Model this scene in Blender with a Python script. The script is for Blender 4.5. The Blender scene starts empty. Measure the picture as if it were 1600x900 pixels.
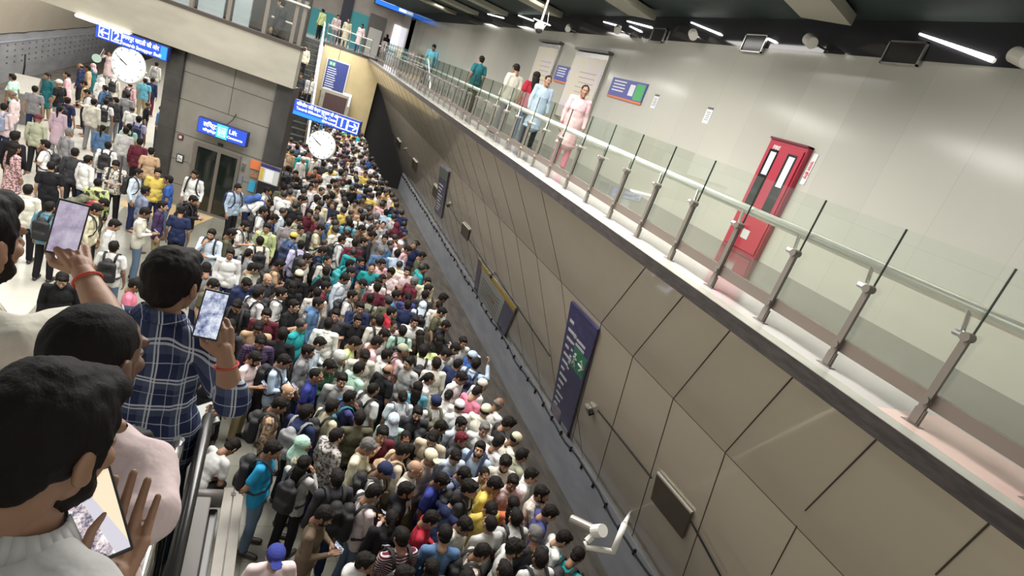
import bpy, bmesh, math, random
from mathutils import Vector, Matrix, Euler, noise
C = bpy.context.scene.collection
S = bpy.context.scene
PI = math.pi
rad = math.radians
rnd = random.Random(7)

# ------------------------------------------------------------ camera, light, exposure
FPX, CX, CY = 911.0, 800.0, 450.0
CAMZ = 6.5
CAMP = Vector((0, 0, CAMZ))
def _n(v): return v.normalized()
_Y = _n(Vector((470.0 - CX, 17.0 - CY, FPX)))            # direction of the tracks seen by the lens (x right, y down, z in)
_dn = _n(Vector((-165.0 - CX, 3100.0 - CY, FPX)))
_dn = _n(_dn - _dn.dot(_Y) * _Y)
_Z = -_dn
_X = _Y.cross(_Z)
M3 = Matrix((_X, _Y, _Z))
cam_d = bpy.data.cameras.new('camera'); cam = bpy.data.objects.new('camera', cam_d); C.objects.link(cam)
cam_d.sensor_width = 36.0; cam_d.lens = FPX / 1600.0 * 36.0; cam_d.clip_start = 0.05; cam_d.clip_end = 300
R = M3.to_3x3() @ Matrix(((1, 0, 0), (0, -1, 0), (0, 0, -1)))
cam.matrix_world = Matrix.Translation(CAMP) @ R.to_4x4()
S.camera = cam
S.view_settings.view_transform = 'Standard'
try: S.view_settings.look = 'None'
except Exception: pass
S.view_settings.exposure = 0.0; S.view_settings.gamma = 1.0
S.view_settings.use_curve_mapping = False
w = bpy.data.worlds.new('world'); S.world = w; w.use_nodes = True
w.node_tree.nodes['Background'].inputs[0].default_value = (1.0, 0.98, 0.95, 1)
w.node_tree.nodes['Background'].inputs[1].default_value = 1.0
def area(name, loc, sx, sy, e, rot=(0, 0, 0), col=(1.0, 0.97, 0.92)):
    l = bpy.data.lights.new(name, 'AREA'); l.shape = 'RECTANGLE'; l.size = sx; l.size_y = sy; l.energy = e; l.color = col
    o = bpy.data.objects.new(name, l); C.objects.link(o); o.location = loc; o.rotation_euler = rot
    return o
for k in range(5):                                        # rows of ceiling lamps over the platform hall, with an added cladding fill
    area('hall_light', (0.6, 8 + 8 * k, 10.6), 6.0, 3.0, 980)
    area('cladding_fill_light', (-2.0, 5 + 8 * k, 9.0), 3.0, 3.0, 620, (0, rad(58), 0))  # added tilted light that brightens the beige cladding
for k in range(4):
    area('left_hall_light', (-7.0, 13 + 9 * k, 9.5), 5.0, 3.0, 520)
area('near_crowd_fill_light', (3.3, 8.0, 9.6), 2.4, 6.0, 1000)  # added fill light to brighten the near crowd
area('front_hall_light', (1.0, -3.0, 10.0), 5.0, 3.0, 110)
for k in range(5):
    area('corridor_light', (5.9, 3 + 7 * k, 8.9), 0.5, 3.0, 30)
area('lower_platform_light', (-6.5, 24, 4.3), 4.0, 6.0, 260)
area('far_platform_light', (2.2, 32, 5.6), 2.5, 10.0, 400)

def ray(u, v):
    return M3 @ Vector(((u - CX) / FPX, (v - CY) / FPX, 1.0))
def on(u, v, ax, val):
    r = ray(u, v); t = (val - CAMP[ax]) / r[ax]
    return CAMP + r * t
def dist(u, v, d):
    return CAMP + ray(u, v).normalized() * d
def pix(P):
    c = M3.transposed() @ (Vector(P) - CAMP)
    return c.x / c.z * FPX + CX, c.y / c.z * FPX + CY, c.z

# ------------------------------------------------------------ materials
def mat(name, col=(0.5, 0.5, 0.5), rough=0.6, metal=0.0, spec=0.5, emit=None, es=0.0, objcol=False, alpha=1.0, trans=0.0):
    m = bpy.data.materials.new(name); m.use_nodes = True
    b = m.node_tree.nodes['Principled BSDF']
    b.inputs['Base Color'].default_value = (*col, 1); b.inputs['Roughness'].default_value = rough
    b.inputs['Metallic'].default_value = metal; b.inputs['Specular IOR Level'].default_value = spec
    if emit: b.inputs['Emission Color'].default_value = (*emit, 1); b.inputs['Emission Strength'].default_value = es
    b.inputs['Alpha'].default_value = alpha
    if trans: b.inputs['Transmission Weight'].default_value = trans
    if objcol:
        oi = m.node_tree.nodes.new('ShaderNodeObjectInfo'); m.node_tree.links.new(oi.outputs['Color'], b.inputs['Base Color'])
    return m
def nodes(m): return m.node_tree.nodes, m.node_tree.links, m.node_tree.nodes['Principled BSDF']
def math_n(N, L, op, a, b=None, clamp=False):
    n = N.new('ShaderNodeMath'); n.operation = op; n.use_clamp = clamp
    for i, x in enumerate((a, b)):
        if x is None: continue
        if hasattr(x, 'is_output'): L.new(x, n.inputs[i])
        else: n.inputs[i].default_value = x
    return n.outputs[0]
def mix_n(N, L, f, a, b):
    n = N.new('ShaderNodeMix'); n.data_type = 'RGBA'
    for s, x in ((n.inputs[0], f), (n.inputs[6], a), (n.inputs[7], b)):
        if hasattr(x, 'is_output'): L.new(x, s)
        elif isinstance(x, tuple): s.default_value = (*x[:3], 1)
        else: s.default_value = x
    return n.outputs[2]
def coord(N, what='Object'):
    t = N.new('ShaderNodeTexCoord'); return t.outputs[what]
def noise_n(N, L, vec, scale, detail=3.0, rough=0.5, stretch=None):
    if stretch:
        mp = N.new('ShaderNodeMapping'); mp.inputs['Scale'].default_value = stretch; L.new(vec, mp.inputs[0]); vec = mp.outputs[0]
    n = N.new('ShaderNodeTexNoise'); n.inputs['Scale'].default_value = scale; n.inputs['Detail'].default_value = detail
    n.inputs['Roughness'].default_value = rough; L.new(vec, n.inputs['Vector']); return n.outputs[0]
def ramp_n(N, L, f, stops):
    n = N.new('ShaderNodeValToRGB'); L.new(f, n.inputs[0]); e = n.color_ramp.elements
    while len(e) < len(stops): e.new(0.5)
    for q, (p, c) in zip(e, stops): q.position = p; q.color = (*c, 1)
    return n.outputs[0]
def bump_n(N, L, b, h, strength=0.3, distance=0.02):
    n = N.new('ShaderNodeBump'); n.inputs['Strength'].default_value = strength; n.inputs['Distance'].default_value = distance
    L.new(h, n.inputs['Height']); L.new(n.outputs[0], b.inputs['Normal']); return n
def varied(name, c1, c2, scale=2.0, rough=0.5, metal=0.0, stretch=None, bump=0.0, spec=0.5, detail=4.0):
    m = mat(name, c1, rough, metal, spec); N, L, b = nodes(m)
    f = noise_n(N, L, coord(N), scale, detail, 0.55, stretch)
    L.new(ramp_n(N, L, f, [(0.35, c1), (0.65, c2)]), b.inputs['Base Color'])
    if bump: bump_n(N, L, b, f, bump, 0.02)
    return m

def floor_tiles(name, c1, c2, size, grout, rough=0.25):
    m = mat(name, c1, rough); N, L, b = nodes(m); co = coord(N)
    br = N.new('ShaderNodeTexBrick'); br.offset = 0.0; L.new(co, br.inputs['Vector'])
    br.inputs['Scale'].default_value = 1.0; br.inputs['Brick Width'].default_value = size; br.inputs['Row Height'].default_value = size
    br.inputs['Mortar Size'].default_value = 0.006; br.inputs['Color1'].default_value = (*c1, 1); br.inputs['Color2'].default_value = (*c2, 1)
    br.inputs['Mortar'].default_value = (*grout, 1)
    n = noise_n(N, L, co, 6.0, 5.0)
    L.new(mix_n(N, L, math_n(N, L, 'MULTIPLY', n, 0.35), br.outputs[0], tuple(x * 0.6 for x in c1)), b.inputs['Base Color'])
    return m
M_floor = floor_tiles('platform_granite', (0.21, 0.205, 0.17), (0.24, 0.235, 0.195), 0.6, (0.13, 0.12, 0.10), 0.3)
M_floor_left = floor_tiles('left_granite', (0.45, 0.435, 0.38), (0.49, 0.475, 0.42), 0.9, (0.45, 0.43, 0.36), 0.2)
M_white_floor = varied('corridor_white_floor', (0.38, 0.365, 0.35), (0.44, 0.425, 0.41), 1.2, 0.12)
M_pink_floor = varied('corridor_pink_floor', (0.52, 0.36, 0.32), (0.62, 0.46, 0.41), 1.0, 0.15)
M_dark_floor = varied('corridor_dark_granite', (0.07, 0.068, 0.062), (0.10, 0.10, 0.092), 5.0, 0.12)
M_black_band = varied('slab_edge_granite', (0.022, 0.018, 0.017), (0.05, 0.042, 0.042), 9.0, 0.35, stretch=(1, 0.6, 3))
M_bed = varied('track_bed', (0.10, 0.09, 0.078), (0.17, 0.15, 0.13), 2.5, 0.85, stretch=(2, 0.5, 1), bump=0.5)
M_ledge = varied('trackside_wall_paint', (0.27, 0.285, 0.32), (0.34, 0.355, 0.39), 1.2, 0.6, stretch=(1, 0.7, 2.5), bump=0.1)
M_leftwall = varied('left_track_wall', (0.21, 0.21, 0.22), (0.28, 0.28, 0.285), 1.0, 0.75, stretch=(1, 0.5, 2))
def cladding():
    m = mat('beige_cladding', (0.30, 0.25, 0.18), 0.16, 0.08, 0.9); N, L, b = nodes(m); co = coord(N)
    n = noise_n(N, L, co, 0.8, 2.0, 0.4)
    L.new(ramp_n(N, L, n, [(0.3, (0.66, 0.585, 0.46)), (0.7, (0.70, 0.62, 0.49))]), b.inputs['Base Color'])
    n2 = noise_n(N, L, co, 1.3, 1.0, 0.3)
    bump_n(N, L, b, n2, 0.10, 0.06); b.inputs['Coat Weight'].default_value = 0.8; b.inputs['Coat Roughness'].default_value = 0.06; b.inputs['Coat IOR'].default_value = 1.7; return m
M_clad = cladding()
M_clad_yellow = varied('yellow_beige_cladding', (0.44, 0.36, 0.20), (0.50, 0.41, 0.24), 1.0, 0.25)
M_seam = mat('panel_seam', (0.05, 0.04, 0.03), 0.8)
def wall_stone():
    m = mat('corridor_wall_stone', (0.5, 0.5, 0.44), 0.12, 0.0, 0.5); N, L, b = nodes(m); co = coord(N)
    sep = N.new('ShaderNodeSeparateXYZ'); L.new(co, sep.inputs[0])
    low = math_n(N, L, 'LESS_THAN', sep.outputs[2], 2.36)
    comb = N.new('ShaderNodeCombineXYZ'); L.new(sep.outputs[1], comb.inputs[0]); L.new(sep.outputs[2], comb.inputs[1])
    def brick(wd, ht, offz):
        br = N.new('ShaderNodeTexBrick'); br.offset = 0.0
        mp = N.new('ShaderNodeMapping'); mp.inputs['Location'].default_value = (0, offz, 0); L.new(comb.outputs[0], mp.inputs[0]); L.new(mp.outputs[0], br.inputs['Vector'])
        br.inputs['Scale'].default_value = 1.0; br.inputs['Brick Width'].default_value = wd; br.inputs['Row Height'].default_value = ht
        br.inputs['Mortar Size'].default_value = 0.004
        br.inputs['Color1'].default_value = (0.38, 0.37, 0.32, 1); br.inputs['Color2'].default_value = (0.43, 0.42, 0.365, 1); br.inputs['Mortar'].default_value = (0.31, 0.30, 0.26, 1)
        return br.outputs[0]
    b1 = brick(0.62, 0.59, 0.0); b2 = brick(0.95, 4.0, -2.36 + 4.0)
    c = mix_n(N, L, low, b2, b1)
    n = noise_n(N, L, co, 1.4, 4.0, 0.5, (1, 0.35, 0.3))
    L.new(mix_n(N, L, math_n(N, L, 'MULTIPLY', n, 0.6), c, (0.50, 0.50, 0.45)), b.inputs['Base Color']); return m
M_wall = wall_stone()
M_bulk = mat('black_bulkhead', (0.028, 0.028, 0.032), 0.07, 0.0, 0.8)
M_ceiling = varied('dark_ceiling', (0.012, 0.024, 0.022), (0.02, 0.035, 0.032), 1.0, 0.75)
M_slat = mat('ceiling_baffle_paint', (0.36, 0.35, 0.28), 0.6)
M_steel = mat('brushed_steel', (0.55, 0.54, 0.52), 0.22, 0.95)
M_steel_dull = mat('dull_steel', (0.24, 0.215, 0.19), 0.42, 0.6)
M_brown_steel = mat('brown_grey_steel', (0.085, 0.072, 0.066), 0.5, 0.0)
M_steel_dark = mat('dark_steel', (0.16, 0.15, 0.14), 0.4, 0.8)
M_chrome = mat('polished_steel', (0.92, 0.92, 0.90), 0.28, 0.4)
def glassmat(name, col, a):
    m = bpy.data.materials.new(name); m.use_nodes = True; N = m.node_tree.nodes; L = m.node_tree.links; N.clear()
    o = N.new('ShaderNodeOutputMaterial'); mx = N.new('ShaderNodeMixShader'); t = N.new('ShaderNodeBsdfTransparent'); g = N.new('ShaderNodeBsdfGlossy')
    fr = N.new('ShaderNodeFresnel'); ge = N.new('ShaderNodeNewGeometry'); io = N.new('ShaderNodeMath'); io.operation = 'MULTIPLY_ADD'; io.inputs[1].default_value = 1 / 1.45 - 1.45; io.inputs[2].default_value = 1.45; L.new(ge.outputs['Backfacing'], io.inputs[0]); L.new(io.outputs[0], fr.inputs[0])
    t.inputs[0].default_value = (*col, 1); g.inputs['Roughness'].default_value = 0.02
    ad = N.new('ShaderNodeMath'); ad.operation = 'ADD'; ad.inputs[1].default_value = a; ad.use_clamp = True
    L.new(fr.outputs[0], ad.inputs[0]); L.new(ad.outputs[0], mx.inputs[0]); L.new(t.outputs[0], mx.inputs[1]); L.new(g.outputs[0], mx.inputs[2]); L.new(mx.outputs[0], o.inputs[0])
    return m
M_glass = glassmat('green_glass', (0.935, 0.96, 0.93), 0.015)
M_glass_edge = mat('glass_edge', (0.02, 0.035, 0.025), 0.2)
M_lift_glass = mat('dark_lift_glass', (0.010, 0.014, 0.012), 0.08, 0, 0.6)
M_panel = varied('grey_wall_panel', (0.20, 0.19, 0.165), (0.245, 0.235, 0.205), 1.2, 0.35, stretch=(1, 1, .6))
M_darkpanel = varied('charcoal_panel', (0.036, 0.035, 0.034), (0.055, 0.053, 0.05), 2, 0.35)
M_fascia = varied('fascia_metal', (0.34, 0.325, 0.27), (0.43, 0.41, 0.345), 1.1, 0.3, 0.25, stretch=(0.5, .5, 1.5))
M_black = mat('black_plastic', (0.012, 0.012, 0.013), 0.45)
M_rubber = mat('black_rubber', (0.015, 0.014, 0.014), 0.3)
M_white = mat('white_plastic', (0.72, 0.71, 0.66), 0.4)
M_cream = mat('cream_plastic', (0.55, 0.53, 0.46), 0.5)
M_lamp_and_reflection = mat('lamp_and_reflection_glow', (1, 1, 1), 0.5, emit=(1.0, 0.97, 0.9), es=9.0)  # glow shared by the footbridge lamp and the painted bulkhead reflections
M_sign_blue = mat('lit_blue_sign', (0.01, 0.05, 0.4), 0.4, emit=(0.03, 0.075, 0.50), es=0.8)
M_sign_bright = mat('lit_bright_blue', (0.01, 0.2, 0.8), 0.4, emit=(0.03, 0.17, 0.72), es=1.0)
M_sign_white = mat('lit_white', (0.9, 0.9, 0.95), 0.5, emit=(0.75, 0.85, 1.0), es=1.2)
M_sign_green = mat('lit_green', (0.05, 0.5, 0.4), 0.5, emit=(0.05, 0.55, 0.42), es=0.9)
M_sign_case = mat('sign_case', (0.015, 0.02, 0.09), 0.4)
M_clock = mat('clock_face', (0.75, 0.77, 0.8), 0.4, emit=(0.8, 0.85, 0.92), es=0.32)
M_panel_blue = varied('printed_blue_panel', (0.028, 0.028, 0.13), (0.05, 0.05, 0.20), 3.0, 0.18)
M_print_white = mat('printed_white', (0.72, 0.74, 0.76), 0.5)
M_print_green = mat('printed_green', (0.03, 0.26, 0.12), 0.4)
M_print_yellow = mat('printed_yellow', (0.55, 0.38, 0.06), 0.4)
M_print_cream = varied('poster_cream', (0.62, 0.58, 0.42), (0.62, 0.55, 0.57), 1.5, 0.3)
M_print_grey = mat('printed_grey', (0.5, 0.52, 0.5), 0.4)
M_print_orange = mat('printed_orange', (0.62, 0.17, 0.06), 0.5)
M_print_cyan = mat('printed_cyan', (0.04, 0.30, 0.48), 0.5)
M_red = mat('red_enamel', (0.36, 0.025, 0.05), 0.3)
M_red_text = mat('red_print', (0.55, 0.04, 0.05), 0.5)
M_hatch = mat('brown_hatch', (0.105, 0.085, 0.06), 0.35, 0.4)
M_turq = mat('turquoise_hoarding', (0.09, 0.50, 0.55), 0.5)
M_bench = varied('bench_steel', (0.22, 0.205, 0.18), (0.26, 0.245, 0.215), 3, 0.5, 0.1)
M_step = varied('escalator_step', (0.03, 0.032, 0.03), (0.06, 0.06, 0.056), 6, 0.5, 0.4)

# people
def skin_mat():
    m = mat('skin', (0.3, 0.16, 0.1), 0.55, objcol=True); N, L, b = nodes(m)
    oi = [n for n in N if n.bl_idname == 'ShaderNodeObjectInfo'][0]
    n = noise_n(N, L, coord(N), 18, 3); hs = N.new('ShaderNodeHueSaturation'); L.new(oi.outputs['Color'], hs.inputs['Color'])
    L.new(math_n(N, L, 'ADD', math_n(N, L, 'MULTIPLY', n, 0.35), 0.83), hs.inputs['Value']); L.new(hs.outputs[0], b.inputs['Base Color'])
    b.inputs['Subsurface Weight'].default_value = 0.0
    return m
M_skin = skin_mat()
def cloth(name, fn=None, rough=0.85):
    m = mat(name, (0.5, 0.5, 0.5), rough, 0, 0.2, objcol=True); N, L, b = nodes(m)
    oi = [n for n in N if n.bl_idname == 'ShaderNodeObjectInfo'][0]; co = coord(N)
    base = oi.outputs['Color']
    if fn: base = fn(N, L, co, base)
    L.new(base, b.inputs['Base Color'])
    n = noise_n(N, L, co, 14, 3, 0.6, (1, 1, 0.5)); bump_n(N, L, b, n, 0.35, 0.02)
    return m
def lines(N, L, v, freq, width, ph=0.0):
    f = math_n(N, L, 'FRACT', math_n(N, L, 'ADD', math_n(N, L, 'MULTIPLY', v, freq), ph)); return math_n(N, L, 'LESS_THAN', f, width)
def f_plaid(N, L, co, base, c2=(0.62, 0.60, 0.60), fx=9.0, fz=9.0):
    s = N.new('ShaderNodeSeparateXYZ'); L.new(co, s.inputs[0])
    h = math_n(N, L, 'ADD', s.outputs[0], math_n(N, L, 'MULTIPLY', s.outputs[1], 0.9))
    a = lines(N, L, h, fx, 0.42); c = lines(N, L, s.outputs[2], fz, 0.42)
    return mix_n(N, L, math_n(N, L, 'MULTIPLY', math_n(N, L, 'ADD', a, c), 0.42), base, c2)
def f_check(N, L, co, base):
    s = N.new('ShaderNodeSeparateXYZ'); L.new(co, s.inputs[0])
    h = math_n(N, L, 'ADD', s.outputs[0], s.outputs[1])
    a = lines(N, L, h, 22, 0.2); c = lines(N, L, s.outputs[2], 22, 0.2)
    return mix_n(N, L, math_n(N, L, 'MULTIPLY', math_n(N, L, 'MAXIMUM', a, c), 0.5), base, (0.25, 0.10, 0.14))
def f_stripe(N, L, co, base):
    s = N.new('ShaderNodeSeparateXYZ'); L.new(co, s.inputs[0])
    return mix_n(N, L, lines(N, L, s.outputs[2], 32, 0.4), base, (0.62, 0.55, 0.58))
def f_floral(N, L, co, base):
    n = noise_n(N, L, co, 26, 2, 0.5)
    return mix_n(N, L, math_n(N, L, 'GREATER_THAN', n, 0.53), base, (0.13, 0.09, 0.08))
def f_camo(N, L, co, base):
    n = noise_n(N, L, co, 9, 2, 0.5)
    return mix_n(N, L, math_n(N, L, 'GREATER_THAN', n, 0.52), base, (0.05, 0.055, 0.035))
def f_hero_plaid(N, L, co, base):
    s = N.new('ShaderNodeSeparateXYZ'); L.new(co, s.inputs[0])
    h = math_n(N, L, 'ADD', s.outputs[0], math_n(N, L, 'MULTIPLY', s.outputs[1], 0.8)); v = s.outputs[2]
    out = base
    wv = noise_n(N, L, co, 5, 1); h = math_n(N, L, 'ADD', h, math_n(N, L, 'MULTIPLY', wv, 0.03)); v = math_n(N, L, 'ADD', v, math_n(N, L, 'MULTIPLY', wv, 0.03))
    for q in (h, v):
        band = lines(N, L, q, 8.5, 0.22, 0.3); out = mix_n(N, L, math_n(N, L, 'MULTIPLY', band, 0.25), out, (0.13, 0.17, 0.24))
    for q in (h, v):
        for (wd, ph, st) in ((0.055, 0.0, 0.7), (0.055, 0.10, 0.65), (0.025, 0.55, 0.5)):
            out = mix_n(N, L, math_n(N, L, 'MULTIPLY', lines(N, L, q, 8.5, wd, ph), st), out, (0.55, 0.60, 0.66))
    return out
M_cloth = cloth('cloth'); M_plaid = cloth('plaid_cloth', f_plaid); M_check = cloth('checked_cloth', f_check)
M_stripe = cloth('striped_cloth', f_stripe); M_floral = cloth('floral_cloth', f_floral); M_camo = cloth('camouflage_cloth', f_camo)
M_hplaid = cloth('navy_plaid_cloth', f_hero_plaid)
PAT = {'': M_cloth, 'plaid': M_plaid, 'check': M_check, 'stripe': M_stripe, 'floral': M_floral, 'camo': M_camo}
def hairm():
    m = mat('hair', (0.008, 0.007, 0.006), 0.7, 0, 0.12, objcol=True); N, L, b = nodes(m)
    n = noise_n(N, L, coord(N), 60, 3, 0.6, (1, 1, 0.35)); bump_n(N, L, b, n, 0.6, 0.006); return m
M_hair = hairm()
M_brow = mat('eyebrow_hair', (0.012, 0.01, 0.009), 0.8)
M_eye = mat('eye_white', (0.55, 0.5, 0.46), 0.3)
M_iris = mat('dark_iris', (0.015, 0.01, 0.008), 0.2)
M_lip = mat('lips', (0.20, 0.075, 0.06), 0.5)
M_bag = mat('bag_fabric', (0.02, 0.02, 0.022), 0.75, objcol=True)
M_shoe = mat('shoe_leather', (0.03, 0.025, 0.022), 0.5)

# ------------------------------------------------------------ mesh helpers
def me_of(bm, name, m=None):
    bmesh.ops.recalc_face_normals(bm, faces=bm.faces)
    me = bpy.data.meshes.new(name); bm.to_mesh(me); bm.free()
    for x in (m if isinstance(m, (list, tuple)) else [m]):
        if x: me.materials.append(x)
    return me
def obj(name, me, parent=None, m=None, smooth=False, **tags):
    if isinstance(me, bmesh.types.BMesh): me = me_of(me, name, m)
    o = bpy.data.objects.new(name, me); C.objects.link(o)
    if parent: o.parent = parent
    if smooth: me.shade_smooth()
    for k, v in tags.items(): o[k] = v
    return o
def empty(name, loc, label=None, cat=None, group=None, rz=0):
    o = bpy.data.objects.new(name, None); C.objects.link(o); o.location = loc; o.rotation_euler = (0, 0, rz); o.empty_display_size = 0.1
    if label: o['label'] = label
    if cat: o['category'] = cat
    if group: o['group'] = group
    return o
def tag(o, label, cat, group=None):
    o['label'] = label; o['category'] = cat
    if group: o['group'] = group
    return o
def box(bm, x0, x1, y0, y1, z0, z1, T=None):
    v = [bm.verts.new(Vector(p) if T is None else T @ Vector(p)) for p in
         ((x0, y0, z0), (x1, y0, z0), (x1, y1, z0), (x0, y1, z0), (x0, y0, z1), (x1, y0, z1), (x1, y1, z1), (x0, y1, z1))]
    for f in ((0, 3, 2, 1), (4, 5, 6, 7), (0, 1, 5, 4), (1, 2, 6, 5), (2, 3, 7, 6), (3, 0, 4, 7)): bm.faces.new([v[i] for i in f])
def bxm(x0, x1, y0, y1, z0, z1, T=None, bev=0.0):
    bm = bmesh.new(); box(bm, x0, x1, y0, y1, z0, z1, T)
    if bev: bmesh.ops.bevel(bm, geom=bm.edges[:], offset=bev, segments=2, affect='EDGES', profile=0.5)
    return bm
def poly(bm, pts):
    return bm.faces.new([bm.verts.new(p) for p in pts])
def slab(bm, quad, thick):
    """a quad given by four points, thickened along its own normal"""
    q = [Vector(p) for p in quad]; n = (q[1] - q[0]).cross(q[3] - q[0]).normalized() * thick
    a = [bm.verts.new(p) for p in q]; b = [bm.verts.new(p + n) for p in q]
    bm.faces.new(a); bm.faces.new(b[::-1])
    for i in range(4): bm.faces.new((a[i], a[(i + 1) % 4], b[(i + 1) % 4], b[i]))
def tube(bm, pts, r, n=10, cap=True):
    pts = [Vector(p) for p in pts]; rr = r if isinstance(r, (list, tuple)) else [r] * len(pts)
    rings = []; prev = None
    for i, p in enumerate(pts):
        d = (pts[min(i + 1, len(pts) - 1)] - pts[max(i - 1, 0)]).normalized()
        if prev is None: u = d.orthogonal().normalized()
        else: u = (prev - d * prev.dot(d)).normalized()
        prev = u; v = d.cross(u)
        rings.append([bm.verts.new(p + (u * math.cos(2 * PI * k / n) + v * math.sin(2 * PI * k / n)) * rr[i]) for k in range(n)])
    for a, b in zip(rings, rings[1:]):
        for k in range(n): bm.faces.new((a[k], a[(k + 1) % n], b[(k + 1) % n], b[k]))
    if cap: bm.faces.new(rings[0][::-1]); bm.faces.new(rings[-1])
def tb(pts, r, n=10):
    bm = bmesh.new(); tube(bm, pts, r, n); return bm
def ell(bm, c, r, rot=None, seg=14):
    T = Matrix.Translation(Vector(c)) @ (rot.to_4x4() if rot else Matrix.Identity(4)) @ Matrix.Diagonal((*r, 1))
    bmesh.ops.create_uvsphere(bm, u_segments=seg, v_segments=max(6, seg * 2 // 3), radius=1.0, matrix=T)
def tc(bm, a, b, ra, rb, n=12, flat=1.0, fax=None):
    """capsule that tapers from radius ra at a to rb at b"""
    a, b = Vector(a), Vector(b); d = (b - a)
    if d.length < 1e-5: d = Vector((0, 0, 1e-4))
    d.normalize(); ps, rs = [], []
    for k in range(4, 0, -1):
        t = k / 4 * PI / 2; ps.append(a - d * ra * math.sin(t)); rs.append(max(ra * math.cos(t), ra * 0.05))
    ps += [a, b]; rs += [ra, rb]
    for k in range(1, 5):
        t = k / 4 * PI / 2; ps.append(b + d * rb * math.sin(t)); rs.append(max(rb * math.cos(t), rb * 0.05))
    tube(bm, ps, rs, n)
def remesh(bm, voxel, name='m', smooth=2, wr=0.0, wscale=9.0, seed=0):
    bmesh.ops.recalc_face_normals(bm, faces=bm.faces)
    me = bpy.data.meshes.new(name); bm.to_mesh(me); bm.free()
    o = bpy.data.objects.new('tmp', me); C.objects.link(o)
    r = o.modifiers.new('r', 'REMESH'); r.mode = 'VOXEL'; r.voxel_size = voxel
    if smooth: s = o.modifiers.new('s', 'SMOOTH'); s.factor = 0.5; s.iterations = smooth
    dg = bpy.context.evaluated_depsgraph_get(); out = bpy.data.meshes.new_from_object(o.evaluated_get(dg))
    bpy.data.objects.remove(o); bpy.data.meshes.remove(me)
    out.name = name
    if wr:
        ns = [v.normal.copy() for v in out.vertices]
        for v, nn in zip(out.vertices, ns):
            q = Vector((v.co.x * wscale + seed, v.co.y * wscale, v.co.z * wscale * 0.55))
            v.co += nn * (noise.noise(q) + 0.5 * noise.noise(q * 2.3)) * wr
    out.shade_smooth()
    return out
def join(mes, name):
    bm = bmesh.new()
    for me, T in mes:
        b0 = len(bm.verts); bm.from_mesh(me); bm.verts.ensure_lookup_table()
        if T is not None:
            for v in bm.verts[b0:]: v.co = T @ v.co
    me = bpy.data.meshes.new(name); bm.to_mesh(me); bm.free(); me.shade_smooth(); return me
FONT = None
def text_mesh(s, size, extrude=0.002, align='CENTER', bold=0.0, space=1.0):
    cu = bpy.data.curves.new('txt', 'FONT'); cu.body = s; cu.size = size; cu.extrude = extrude; cu.align_x = align; cu.align_y = 'CENTER'; cu.offset = bold; cu.space_character = space
    cu.resolution_u = 3
    o = bpy.data.objects.new('txt', cu); C.objects.link(o)
    dg = bpy.context.evaluated_depsgraph_get(); me = bpy.data.meshes.new_from_object(o.evaluated_get(dg))
    bpy.data.objects.remove(o); return me
def text(name, s, size, T, m, parent, bold=0.0, align='CENTER', extrude=0.002, fitw=None):
    me = text_mesh(s, size, extrude, align, bold)
    if fitw and me.vertices:
        wd = max(v.co.x for v in me.vertices) - min(v.co.x for v in me.vertices)
        if wd > 1e-6:
            for v in me.vertices: v.co.x *= fitw / wd
    me.transform(T); me.materials.clear(); me.materials.append(m)
    return obj(name, me, parent)

# ------------------------------------------------------------ the setting
K = 0.74                                                    # the upper corridor's size against the camera height
def U(x, y, z): return V3((x * K, y * K, CAMZ + (z - CAMZ) * K))
V3 = Vector
def ubox(bm, x0, x1, y0, y1, z0, z1):
    a = U(x0, y0, z0); b = U(x1, y1, z1); box(bm, a.x, b.x, a.y, b.y, a.z, b.z)
def ubx(*a, bev=0.0):
    bm = bmesh.new(); ubox(bm, *a)
    if bev: bmesh.ops.bevel(bm, geom=bm.edges[:], offset=bev, segments=2, affect='EDGES', profile=0.5)
    return bm
st = dict(kind='structure')
UF = U(0, 0, 4.9).z                                         # corridor floor height
EDGE = 4.36; LEDGE = -8.9
obj('floor', bxm(-3.4, EDGE, -3, 62, -.35, 0), None, M_floor, **st)
obj('floor_left_side', bxm(LEDGE, -3.4, -3, 62, -.35, 0), None, M_floor_left, **st)
tac = bxm(EDGE - .42, EDGE - .12, -3, 62, 0, .006); obj('trim_tactile_strip', tac, None, mat('yellow_tactile', (.42, .32, .08), .7), **st)
obj('floor_track_bed', bxm(EDGE - .1, 7.9, -3, 70, -2.0, -1.8), None, M_bed, **st)
bm = bmesh.new(); box(bm, EDGE - .1, EDGE - .02, -3, 62, -1.8, -.35); obj('wall_platform_edge', bm, None, M_bed, **st)
for x, nm in ((5.0, 'rail'), (6.46, 'rail')):
    t = empty('running_rail', (x, 30, -1.8), 'dark steel running rail nearest the platform edge' if x < 6 else 'dark steel running rail lying farther from the crowded platform', 'rail', None)
    bm = bmesh.new(); box(bm, -.07, .07, -33, 38, 0, .03); box(bm, -.012, .012, -33, 38, .03, .13); box(bm, -.036, .036, -33, 38, .13, .17)
    obj('rail_profile', bm, t, M_steel_dark)
obj('wall_trackside_ledge', bxm(7.75, 8.3, -3, 70, -1.9, -.70), None, M_ledge, **st)
# the cable along the trackside ledge
pts = [(7.74 - .02, y, -.78 - .05 * math.sin(y * 1.9) - .02 * math.sin(y * 5)) for y in [4 + i * .35 for i in range(110)]]
tag(obj('trackside_cable', tb(pts, .018, 6), None, M_black, True), 'thin black cable sagging along the top of the grey trackside wall', 'cable')
bk = bmesh.new()
for k in range(60): box(bk, 7.70, 7.76, 4.4 + k * .62, 4.44 + k * .62, -.86, -.74)
obj('trim_cable_brackets', bk, None, M_black, **st)
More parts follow.
